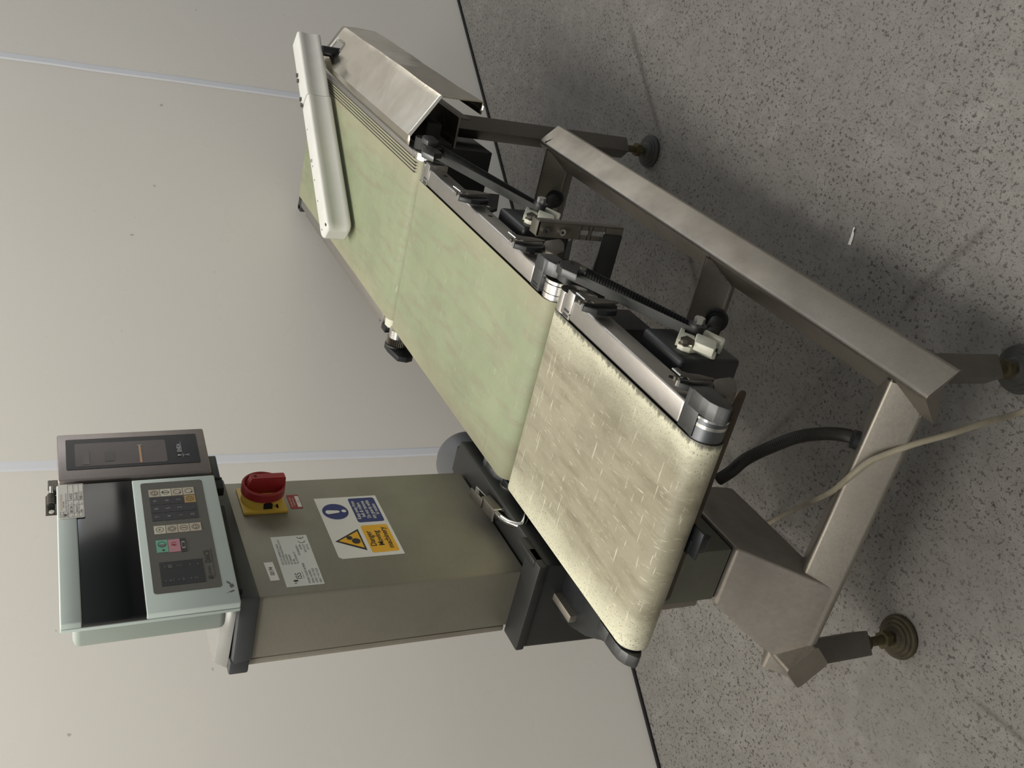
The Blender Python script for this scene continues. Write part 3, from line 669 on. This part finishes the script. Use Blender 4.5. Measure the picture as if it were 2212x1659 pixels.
m = Mesh(); quad(m, rrect(1.186, 1.2225, 1.0295, 1.0485, .0015, lambda x, z: cf(x, z, .0004)), 'label_red'); quad(m, [f1(1.1895, 1.0305), f1(1.2185, 1.0305), f1(1.2185, 1.0365), f1(1.1895, 1.0365)], 'sticker_silver')
m.text('ELECTRICAL SAFETY', f1(1.204, 1.0437), RX, UZ, .0030, 'sticker_silver', 'CENTER', .9); m.text('INSPECTION BY', f1(1.204, 1.0395), RX, UZ, .0030, 'sticker_silver', 'CENTER', .9); m.text('12001', f1(1.204, 1.0322), RX, UZ, .0036, 'ink', 'CENTER', .9)
m.build('safety_label', col, 'small red safety label under the switch')
# isolator switch
m = Mesh(); m.box((1.1765, 1.2415), (CY - .0055, CY), (1.0555, 1.1225), 'switch_yellow', .0015); iso = m.build('isolator_switch', col, 'yellow isolator switch base with red rotary handle')
ic = V(1.2085, CY, 1.0895)
m = Mesh(); m.lathe(ic, (0, -1, 0), [(.005, .0315), (.022, .0295), (.0225, .026), (.023, .020)], 'switch_yellow', 48); m.build('switch_collar', iso)
m = Mesh(); m.lathe(ic, (0, -1, 0), [(.021, .0325), (.0335, .0325), (.0355, .0310), (.0350, .0285), (.0215, .0262), (.0212, .0001)], 'switch_red', 48)
hb = bmesh.new(); bmesh.ops.create_cube(hb, size=1)
for v in hb.verts:
    t = v.co.y < 0; w = .0075 if t else .0095; v.co = V(v.co.x * 2 * w, (-.0485 if t else -.020), (v.co.z * 2 * (.0255 if t else .030)) - (.0055 if t else .0015))
bmesh.ops.bevel(hb, geom=hb.edges[:], offset=.0012, segments=2, affect='EDGES'); m.bm(hb, 'switch_red', Matrix.Translation(ic))
q = ic + V(0, -.0488, .014); m.cyl(q, q + V(0, .001, 0), .0024, 'gap_black', 14); m.build('rotary_handle', iso, 'red rotary handle')
m = Mesh(); m.prism([ic + V(-.0285 + a, -.010 + b, -.0 + c) for a, b, c in ((0, 0, .004), (0, -.0075, .004), (0, -.009, .001), (0, -.009, -.006), (0, -.0075, -.009), (0, 0, -.009))], (-.004, 0, 0), 'gap_black'); q = ic + V(-.0305, -.012, -.017); m.cyl(q + V(.004, 0, 0), q - V(.0012, 0, 0), .0018, 'gap_black', 12); m.build('padlock_slot', iso)
# --- control head: own frame (a along the face, b up the face, w out of the face)
yaw, tilt, roll = math.radians(-5.7218), math.radians(2.7195), math.radians(-1.0338)
h0 = V(math.cos(yaw), math.sin(yaw), 0); n0 = V(math.sin(yaw), -math.cos(yaw), 0); up0 = math.cos(tilt) * UZ - math.sin(tilt) * n0
HH = math.cos(roll) * h0 + math.sin(roll) * up0; HU = -math.sin(roll) * h0 + math.cos(roll) * up0; HN = HH.cross(HU)
HP = V(.9509, .84, 1.1726)
HM = Matrix(((HH.x, HU.x, HN.x, HP.x), (HH.y, HU.y, HN.y, HP.y), (HH.z, HU.z, HN.z, HP.z), (0, 0, 0, 1)))
def hp_(a, b, w=0.0): return HP + HH * a + HU * b + HN * w
m = Mesh(); m.box((0, .2545), (-.0025, .2063), (-.0165, -.0110), 'lid_paint', .0016, 2, HM); m.box((.0015, .253), (-.001, .205), (-.0112, -.0102), 'gap_black', 0, 2, HM)
m.box((.009, .235), (.012, .193), (-.058, -.0160), 'body_paint', .009, 3, HM); head = m.build('control_head', root, 'pale grey-green control box with keypad')
m = Mesh(); m.box((0, .2545), (.1822, .2063), (-.0105, 0), 'lid_paint', .002, 3, HM); m.box((0, .2545), (-.0025, .1103), (-.0105, 0), 'lid_paint', .002, 3, HM); lid = m.build('front_lid', head)
# chipped paint on the lid corner
def chip(m, pts, mat='dirty_zinc'): m.add([hp_(a, b, .0003) for a, b in pts], [tuple(range(len(pts)))], mat)
chip(m := Mesh(), [(.0335, .0030), (.0290, .0020), (.0262, .0062), (.0305, .0078), (.0330, .0065)]); chip(m, [(.0400, .0105), (.0362, .0060), (.0318, .0048), (.0338, .0075), (.0370, .0105)]); chip(m, [(.0200, .0110), (.0228, .0040), (.0215, .0020), (.0190, .0070)]); chip(m, [(.0180, .0125), (.0192, .0128), (.0186, .0110)]); m.build('paint_chip', head)
m = Mesh(); m.box((.0004, .2541), (.1105, .1820), (-.0105, -.0006), 'window_black', .0008, 2, HM); m.build('display_window', head, 'dark smoked display window')
F = lambda w: (lambda a, b: hp_(a, b, w))
m = Mesh(); m.prism(rrect(.0305, .2450, .0163, .0995, .004, F(0)), HN * .0006, 'panel_grey'); kp = m.build('keypad', head)
def key(a0, a1, b0, b1, mat, deco):
    m = Mesh(); m.prism([hp_(a0, b0, .0006), hp_(a1, b0, .0006), hp_(a1, b1, .0006), hp_(a0, b1, .0006)], HN * .0004, mat)
    if deco: deco(m, (a0 + a1) / 2, (b0 + b1) / 2, F(.0012))
    return m.build('key', kp)
def num(t): return lambda m, a, b, f: m.text(t, f(a, b - .0026), HH, HU, .0078, 'legend', 'CENTER', 1)
def ring(rad=.0052, ext=None, mat='legend_dark'):
    def d_(m, a, b, f):
        arc(m, a, b, rad, 0, 360, .0006, mat, f, 22)
        if ext: ext(m, a, b, f)
    return d_
A0, AW = .1638, .01628; BR = [.0903, .0752, .0601, .0447, .0290]
gp = .0004
nums = [('7', '8', '9'), ('4', '5', '6'), ('1', '2', '3'), ('0', '.', 'C')]
for r_, row in enumerate(nums):
    for c_, t in enumerate(row):
        a0 = A0 + AW * c_; 
        if t == 'C': key(a0 + gp, a0 + AW - gp, BR[r_ + 1] + gp, BR[r_] - gp, 'key_yellow', ring(.0050, lambda m, a, b, f: m.text('C', f(a, b - .002), HH, HU, .0060, 'legend_dark', 'CENTER')))
        else: key(a0 + gp, a0 + AW - gp, BR[r_ + 1] + gp, BR[r_] - gp, 'key_dark', num(t))
def tri_deco(m, a, b, f): m.add([f(a - .0035, b - .0055), f(a - .0010, b - .0035), f(a - .0040, b - .0020)], [(0, 1, 2)], 'legend_dark')
def arrow_deco(m, a, b, f): m.add([f(a - .002, b + .0035), f(a + .0040, b + .0035), f(a + .001, b + .0058), f(a - .0015, b + .005)], [(0, 1, 2, 3)], 'legend_dark'); m.add([f(a - .0006, b - .005), f(a + .0006, b - .005), f(a + .0006, b + .003), f(a - .0006, b + .003)], [(0, 1, 2, 3)], 'legend_dark')
def bar_deco(m, a, b, f): m.add([f(a - .0005, b - .0032), f(a + .0005, b - .0032), f(a + .0005, b + .0032), f(a - .0005, b + .0032)], [(0, 1, 2, 3)], 'legend_dark')
def ring2(m, a, b, f): arc(m, a, b, .0034, 20, 330, .0005, 'legend_dark', f, 16); m.add([f(a - .004, b - .0006), f(a + .004, b - .0006), f(a + .004, b + .0), f(a - .004, b)], [(0, 1, 2, 3)], 'legend_dark')
def dia(m, a, b, f): m.add([f(a - .0035, b), f(a, b - .0042), f(a + .0035, b), f(a, b + .0042), f(a - .0026, b), f(a, b - .0033), f(a + .0026, b), f(a, b + .0033)], [(0, 1, 5, 4), (1, 2, 6, 5), (2, 3, 7, 6), (3, 0, 4, 7)], 'legend_dark')
for i, (mt, dc) in enumerate((('key_beige', ring(.0052, ring2)), ('key_cream', ring(.0044, arrow_deco)), ('key_beige', ring(.0052, tri_deco)), ('key_beige', ring(.0052, tri_deco)))): key(.2135 + gp, .2297 - gp, BR[i + 1] + gp, BR[i] - gp, mt, dc)
for i, (mt, dc) in enumerate((('key_cream', ring(.0050, lambda m, a, b, f: m.text('+', f(a, b - .0026), HH, HU, .0085, 'legend_dark', 'CENTER'))), ('key_beige', ring(.0052, dia)), ('key_beige', ring(.0052, bar_deco)), ('key_beige', ring(.0052, ring2)))): key(.1380 + gp, .1545 - gp, .0897 - .01535 * (i + 1) + gp, .0897 - .01535 * i - gp, mt, dc)
key(.1030, .1260, .0748, .0893, 'key_green', lambda m, a, b, f: (arc(m, a + .003, b, .0052, 0, 360, .0007, 'legend_dark', f, 22), m.add([f(a + .003 + .0045 * math.cos(t), b + .0045 * math.sin(t)) for t in [math.pi / 2 + math.pi * i / 10 for i in range(11)]], [tuple(range(11))], 'ink_grey'), m.add(disc(a - .0080, b - .001, .0016, f, 12), [tuple(range(12))], 'legend_dark')))
key(.1018, .1256, .0594, .0742, 'key_pink', lambda m, a, b, f: (arc(m, a + .003, b, .0035, -60, 240, .0008, 'label_red', f, 18), m.add([f(a - .001, b - .001), f(a + .003, b - .001), f(a + .001, b + .004)], [(0, 1, 2)], 'label_red')))
key(.1004, .1262, .0520, .0588, 'key_dark', lambda m, a, b, f: (m.add(rrect(a - .0070, a + .0070, b - .0024, b + .0024, .0022, f), [tuple(range(20))], 'legend'), m.add([f(a - .0040, b - .0018), f(a + .0040, b - .0018), f(a + .0040, b + .0018), f(a - .0040, b + .0018)][::1] and [p + HN * .0003 for p in (f(a - .0040, b - .0018), f(a + .0040, b - .0018), f(a + .0040, b + .0018), f(a - .0040, b + .0018))], [(0, 1, 2, 3)], 'key_dark')))
m = Mesh(); m.prism([hp_(a, b, .0006) for a, b in ((.0420, .0351), (.0846, .0351), (.0846, .0887), (.0420, .0887))], HN * .0003, 'display_dark'); f = F(.0012)
for i, (b, s_) in enumerate(((.078, 0), (.062, 1), (.047, 2))):
    quad(m, disc(.0505, b + .0055, .0012, f, 12), 'legend_dim'); quad(m, disc(.0755, b + .0045, .0012, f, 12), 'legend_dim')
    m.add([f(.0475, b - (.0045 if s_ == 0 else .0)), f(.0535, b - (.0045 if s_ == 0 else 0)), f(.0535, b - (.0037 if s_ == 0 else -.0008)), f(.0475, b - (.0037 if s_ == 0 else -.0008))], [(0, 1, 2, 3)], 'legend_dim')
    m.add([f(.0485, b - .0015), f(.0525, b - .0015), f(.0505, b + .002 if s_ != 2 else b - .004)], [(0, 1, 2)], 'legend_dim')
m.add([f(.0725, .0735), f(.0785, .0735), f(.0785, .0785), f(.0725, .0785)], [(0, 1, 2, 3)], 'legend_dim'); m.text('L', hp_(.0745, .0742, .0015), HH, HU, .0045, 'display_dark'); m.text('NET', f(.0755, .0610), HH, HU, .0048, 'legend_dim', 'CENTER', .9); quad(m, disc(.0755, .0415, .0012, f, 12), 'legend_dim')
m.text('DACS', f(.0757, .0248), HH, HU, .0105, 'legend_dark', 'LEFT', .86, .0001); m.text('ISHIDA', f(.0542, .0268), HH, HU, .0046, 'legend_dark', 'LEFT', 1.12); quad(m, [f(.0468, .0252), f(.0520, .0252), f(.0520, .0312), f(.0468, .0312)], 'legend_dark')
m.text('DIGITAL AUTOMATIC CHECKWEIGHING SYSTEM', f(.0500, .0215), HH, HU, .0026, 'legend_dark', 'LEFT', .9); m.build('status_display', kp)
# work ticket on the lid
m = Mesh(); w0 = .0006
m.prism(rrect(.1845, .2540, .1727, .2044, .0015, F(.0002)), HN * .0004, 'sticker_white'); f = F(.0009)
def ln(a0, b0, a1, b1, w=.00025, mt='ink_grey'):
    if abs(a1 - a0) > abs(b1 - b0): m.add([f(a0, b0 - w), f(a1, b1 - w), f(a1, b1 + w), f(a0, b0 + w)], [(0, 1, 2, 3)], mt)
    else: m.add([f(a0 - w, b0), f(a0 + w, b0), f(a1 + w, b1), f(a1 - w, b1)], [(0, 1, 2, 3)], mt)
for b in (.1925, .1857, .1792, .1735): ln(.186, b, .2525, b)
for a in (.186, .1935, .2105, .2195, .2525): ln(a, .1735, a, .1925)
for x0, x1, y0, y1 in ((.187, .1975, .1938, .2022),):
    ln(x0, y0, x1, y0); ln(x0, y1, x1, y1); ln(x0, y0, x0, y1); ln(x1, y0, x1, y1); ln(x0, .1982, x1, .1982)
m.text('W', f(.1885, .1944), HH, HU, .0048, 'ink', 'LEFT', 1, .0002); m.text('A.M.', f(.1885, .1990), HH, HU, .0030, 'ink_grey')
m.text('THE GOLD STANDARD', f(.2000, .1997), HH, HU, .0034, 'ink_orange', 'LEFT', .95); m.text('IN UK WIDE', f(.2060, .1972), HH, HU, .0026, 'ink', 'LEFT', .9); m.text('INDUSTRIAL  MACHINERY AUCTIONS', f(.1995, .1942), HH, HU, .0023, 'ink', 'LEFT', .9)
for (b, t1, t2, t3, t4) in ((.1873, 'Lot', '887,296', 'Date', '14/9/20'), (.1808, 'Name', 'Jimmy 6', 'Loc', 'Zone B2'), (.1748, 'Make', 'PH', 'Ref', 'M08 v1.2')):
    m.text(t1, f(.1868, b), HH, HU, .0024, 'ink_grey'); m.text(t2, f(.1950, b - .0003), HH, HU, .0052, 'ink', 'LEFT', .8); m.text(t3, f(.2114, b), HH, HU, .0024, 'ink_grey'); m.text(t4, f(.2205, b - .0003), HH, HU, .0052, 'ink', 'LEFT', .85)
m.build('work_ticket', head, 'white stock ticket with printed and handwritten lines')
# printer unit to the right of the box
m = Mesh(); m.box((.2625, .3685), (-.0008, .2045), (-.050, 0), 'steel_printer', .003, 3, HM); m.box((.2546, .2630), (.000, .203), (-.045, -.011), 'gap_black', 0, 2, HM); pt = m.build('printer_unit', head, 'narrow stainless unit with a dark window')
m = Mesh(); m.prism(rrect(.2852, .3540, .0120, .1930, .002, F(.0)), HN * .0007, 'bezel_black'); m.prism(rrect(.2905, .3430, .0577, .1813, .003, F(.0007)), HN * .0003, 'glass_grey'); f = F(.0014)
m.add([f(.294, .163), f(.326, .163), f(.326, .172), f(.294, .172)], [(0, 1, 2, 3)], 'ink_grey'); m.add([f(.299, .130), f(.320, .130), f(.320, .142), f(.299, .142)], [(0, 1, 2, 3)], 'panel_grey'); m.add([f(.2915, .0925), f(.331, .0925), f(.331, .0955), f(.2915, .0955)], [(0, 1, 2, 3)], 'ink_orange'); m.add([f(.331, .0905), f(.3335, .0905), f(.3335, .0975), f(.331, .0975)], [(0, 1, 2, 3)], 'legend')
m.text('ISHIDA', f(.3105, .0372), HH, HU, .0078, 'logo_silver', 'LEFT', .82, .0001)
m.add([f(.3100, .0362), f(.3365, .0362), f(.3365, .0366), f(.3100, .0366)], [(0, 1, 2, 3)], 'logo_silver')
m.add([f(.3012, .0425), f(.3050, .0425), f(.3036, .0372), f(.3026, .0372)], [(0, 1, 2, 3)], 'logo_silver'); m.add([f(.2985, .0352), f(.3078, .0352), f(.3078, .0357), f(.2985, .0357)], [(0, 1, 2, 3)], 'logo_silver')
m.add([f(.3027, .0350), f(.3035, .0350), f(.3035, .0305), f(.3027, .0305)], [(0, 1, 2, 3)], 'logo_silver'); m.add([f(.3031, .0312), f(.3004, .0262), f(.3013, .0262), f(.3036, .0305)], [(0, 1, 2, 3)], 'logo_silver'); m.add([f(.3031, .0312), f(.3058, .0262), f(.3049, .0262), f(.3026, .0305)], [(0, 1, 2, 3)], 'logo_silver')
m.build('window', pt)
m = Mesh(); m.box((.262, .314), (-.0135, -.001), (-.044, -.012), 'dark_cap', .002, 2, HM); m.build('lower_mount', pt); m = Mesh(); m.box((.240, .266), (-.016, -.002), (-.03, -.015), 'black_matt', .001, 2, HM); m.build('hinge_block', head)
# toggle catch standing on the top of the unit
m = Mesh(); m.box((.222, .262), (.2065, .2205), (-.026, -.0245), 'dirty_zinc', .0003, 1, HM); m.box((.222, .232), (.2065, .2085), (-.026, -.014), 'dirty_zinc', .0003, 1, HM)
m.cyl(hp_(.228, .213, -.0238), hp_(.228, .213, -.0245), .0035, 'sticker_white', 16)
for i in range(11): m.cyl(hp_(.236 + i * .0019, .2135, -.020), hp_(.2371 + i * .0019, .2135, -.020), .0055, 'dirty_zinc', 14)
m.cyl(hp_(.234, .2135, -.020), hp_(.262, .2135, -.020), .0038, 'black_matt', 12)
m.cyl(hp_(.258, .2135, -.020), hp_(.272, .2135, -.020), .0045, 'chrome', 14); m.box((.263, .286), (.2045, .2175), (-.026, -.016), 'dirty_zinc', .001, 1, HM); m.build('spring_catch', head)
m = Mesh(); m.cyl(hp_(.13, .02, -.05), V(1.127, .93, 1.15), .032, 'black_matt', 28); m.box((.04, .21), (-.012, .0), (-.05, -.020), 'black_matt', .002, 1, HM); m.build('swivel_mount', head)
# --- black casting at the foot of the column
m = Mesh(); m.hull8([(.944, .84, .590), (1.31, .84, .590), (1.31, .991, .590), (.944, .991, .590)], [(.949, .829, .7285), (1.30, .829, .7285), (1.30, .991, .7285), (.949, .991, .7285)], 'casting', .006); base = m.build('column_base', root)
m = Mesh(); m.box((.945, .992), (.829, .991), (.7265, .741), 'casting', .003); m.box((.96, 1.02), (.829, .842), (.7265, .743), 'casting', .003); m.build('edge_lip', base)
m = Mesh(); m.box((.99, 1.26), (.8205, .8285), (.655, .703), 'black_paint', .002); m.build('rear_channel', root)
m = Mesh(); pts = [onz(p, .688) for p in [(1197, 1191), (1183, 1287), (1211.8, 1333), (1232, 1353.6), (1263.9, 1373.8), (1288, 1381), (1312, 1385.4)]] + [V(.80, .80, .688), V(.99, .80, .688)]
m.prism([(p.x, p.y, .688) for p in pts], (0, 0, -.012), 'black_plastic', .001); m.build('support_plate', base)
m = Mesh(); m.lathe((.882, .862, .60), (0, 0, 1), [(0, .050), (.050, .053), (.056, .050)], 'black_paint', 40); m.build('load_cell_cover', base)
m = Mesh(); m.box((1.245, 1.31), (.846, .898), (.69, .726), 'black_paint', .003); m.build('side_block', base)
m = Mesh(); m.lathe((1.30, .935, .655), (1, 0, 0), [(0, .050), (.006, .058), (.10, .058), (.118, .050)], 'motor_grey', 36); m.build('rear_motor', base)
m = Mesh(); P = [ony((1027, 1060), .846), ony((1048, 1081), .846), ony((1076, 1112), .846), ony((1088, 1122), .843), ony((1105, 1131), .838), ony((1128, 1133), .832), V(1.075, .825, .70)]
m.tube(P[2:], .0052, 'chrome', 14, 6)
hd_ = m.build('clamp_handle', base)
m = Mesh(); a, b = P[0], P[2]; dd = (b - a).normalized(); sd = V(0, 1, 0); un = dd.cross(sd).normalized()
def cb(t0, t1, w, u0, u1, mt): 
    q = [a + dd * t0 + un * u0, a + dd * t1 + un * u0, a + dd * t1 + un * u1, a + dd * t0 + un * u1]; m.prism([p - sd * w for p in q], sd * (2 * w), mt, .0006)
TL = (b - a).length
cb(0, TL * .5, .009, -.001, .001, 'chrome'); cb(0, TL * .52, .0085, -.011, -.009, 'dirty_zinc'); cb(TL * .42, TL, .010, -.009, .007, 'dirty_zinc'); cb(TL * .5, TL * .97, .004, .006, .0085, 'chrome'); cb(TL * .97, TL * 1.03, .011, -.010, .009, 'chrome'); m.build('clamp_body', hd_)
# --- near end guard strip and its bolt
m = Mesh(); P = rrect(.4275, .745, .6600, .6745, .007, lambda y, z: V(.7605, y, z)); m.prism(P, (-.0016, 0, 0), 'rust_plate', .0004); m.build('end_strip', c3, 'thin rusty metal strip across the belt end')
m = Mesh(); m.box((.736, .80), (.62, .66), (.664, .667), 'black_paint', .0005); m.prism([(.750, .640, .668), (.750, .640, .640), (.757, .640, .632), (.770, .640, .650), (.770, .640, .668)], (0, .022, 0), 'black_paint', .001); m.build('strip_bracket', c3)
# --- slotted sensor bracket in front of the weigh conveyor
m = Mesh(); XB = 1.200
for z0, z1 in ((.585, .618), (.640, .648), (.660, .735)): m.box((XB, XB + .003), (.387, .410), (z0, z1), 'dirty_zinc')
for z0, z1 in ((.617, .641), (.647, .661)):
    m.box((XB, XB + .003), (.387, .3945), (z0, z1), 'dirty_zinc'); m.box((XB, XB + .003), (.4025, .410), (z0, z1), 'dirty_zinc')
m.box((XB, XB + .012), (.385, .388), (.585, .735), 'dirty_zinc', .0006)
m.box((XB, XB + .022), (.386, .409), (.732, .7365), 'dirty_zinc', .0008)
sb = m.build('sensor_bracket', root)
m = Mesh()
for z in (.724, .695): q = V(XB, .399, z); m.cyl(q, q - V(.006, 0, 0), .0055, 'chrome', 20); m.cyl(q - V(.006, 0, 0), q - V(.0064, 0, 0), .0024, 'gap_black', 6)
m.build('socket_screw', sb)
m = Mesh(); m.box((XB - .003, XB), (.398, .60), (.586, .622), 'black_paint', .0006); m.build('lower_arm', sb)
m = Mesh(); m.box((1.203, 1.225), (.388, .409), (.700, .734), 'dirty_zinc', .0015); m.build('sensor_block', sb)
# --- conduit and glands
W_ = [((1552, 1036), .76), ((1580, 1018), .735), ((1610, 993), .70), ((1660, 968), .665), ((1720, 945), .625), ((1775, 937), .600), ((1820, 939), .583), ((1850, 948), .572), ((1872, 958), .562)]
m = Mesh(); m.tube([ony(p, y) for p, y in W_], .0102, 'conduit', 14, 30, .05); cdm = m.build('corrugated_conduit', root, 'black corrugated hose')
p = ony((1864, 955), .565); m = Mesh(); m.cyl(p + V(.010, 0, .012), p - V(.008, 0, .010), .0145, 'black_plastic', 24); m.build('gland', cdm)
for (px_, X, yy, tgt) in (((1525, 695), 1.245, .556, V(1.16, .66, .55)), ((1168, 418), 1.905, .556, V(1.82, .62, .50))):
    q = V(X + .002, yy, .300); nrm = V(-1, 0, 1).normalized()
    m = Mesh(); m.cyl(q - nrm * .004, q + nrm * .007, .0205, 'black_plastic', 30); m.cyl(q, q + nrm * .016, .016, 'black_plastic', 24); g2 = m.build('cable_gland', frame)
    m = Mesh(); m.tube([q + nrm * .004, q + nrm * .035, q + nrm * .07 + V(0, .02, .01), tgt], .0115, 'conduit', 14, 14, .07); m.build('hose', g2)
# ------------------------------------------------------------------ loose things
Z = [((1640, 1137), .008), ((1700, 1108), .13), ((1750, 1085), .235), ((1775, 1073), .290), ((1800, 1060), .322), ((1826, 1038), .3385), ((1846, 1021), .3395), ((1880, 996), .328), ((1930, 975), .306), ((1985, 956), .279), ((2050, 938), .24), ((2130, 912), .17), ((2212, 888), .08)]
pts = [onz(p, z) for p, z in Z]; pts = [pts[0] + V(.10, .06, 0)] + pts; pts[0].z = .006; pts += [V(pts[-1].x - .05, pts[-1].y - .09, .012), V(pts[-1].x - .15, pts[-1].y - .25, .006), V(pts[-1].x - .2, pts[-1].y - .5, .006)]
m = Mesh(); m.tube(pts, .0048, 'cord_white', 12, 10); m.build('power_cord', label='off-white power cord draped over the near cross tube to the floor', category='power cord')
m = Mesh(); q = [onz(p, .001) for p in [(1844.5, 491), (1850, 492.2), (1846.5, 499), (1845.5, 505), (1843, 515), (1837.8, 530), (1832, 527.5), (1838, 512), (1841.8, 500)]]
vs = [V(p.x, p.y, .0012 + (.003 if i in (1, 2) else 0)) for i, p in enumerate(q)]; m.prism(vs, (0, 0, .0006), 'paper'); m.build('paper_scrap', label='torn white paper strip lying on the grey floor', category='paper scrap')
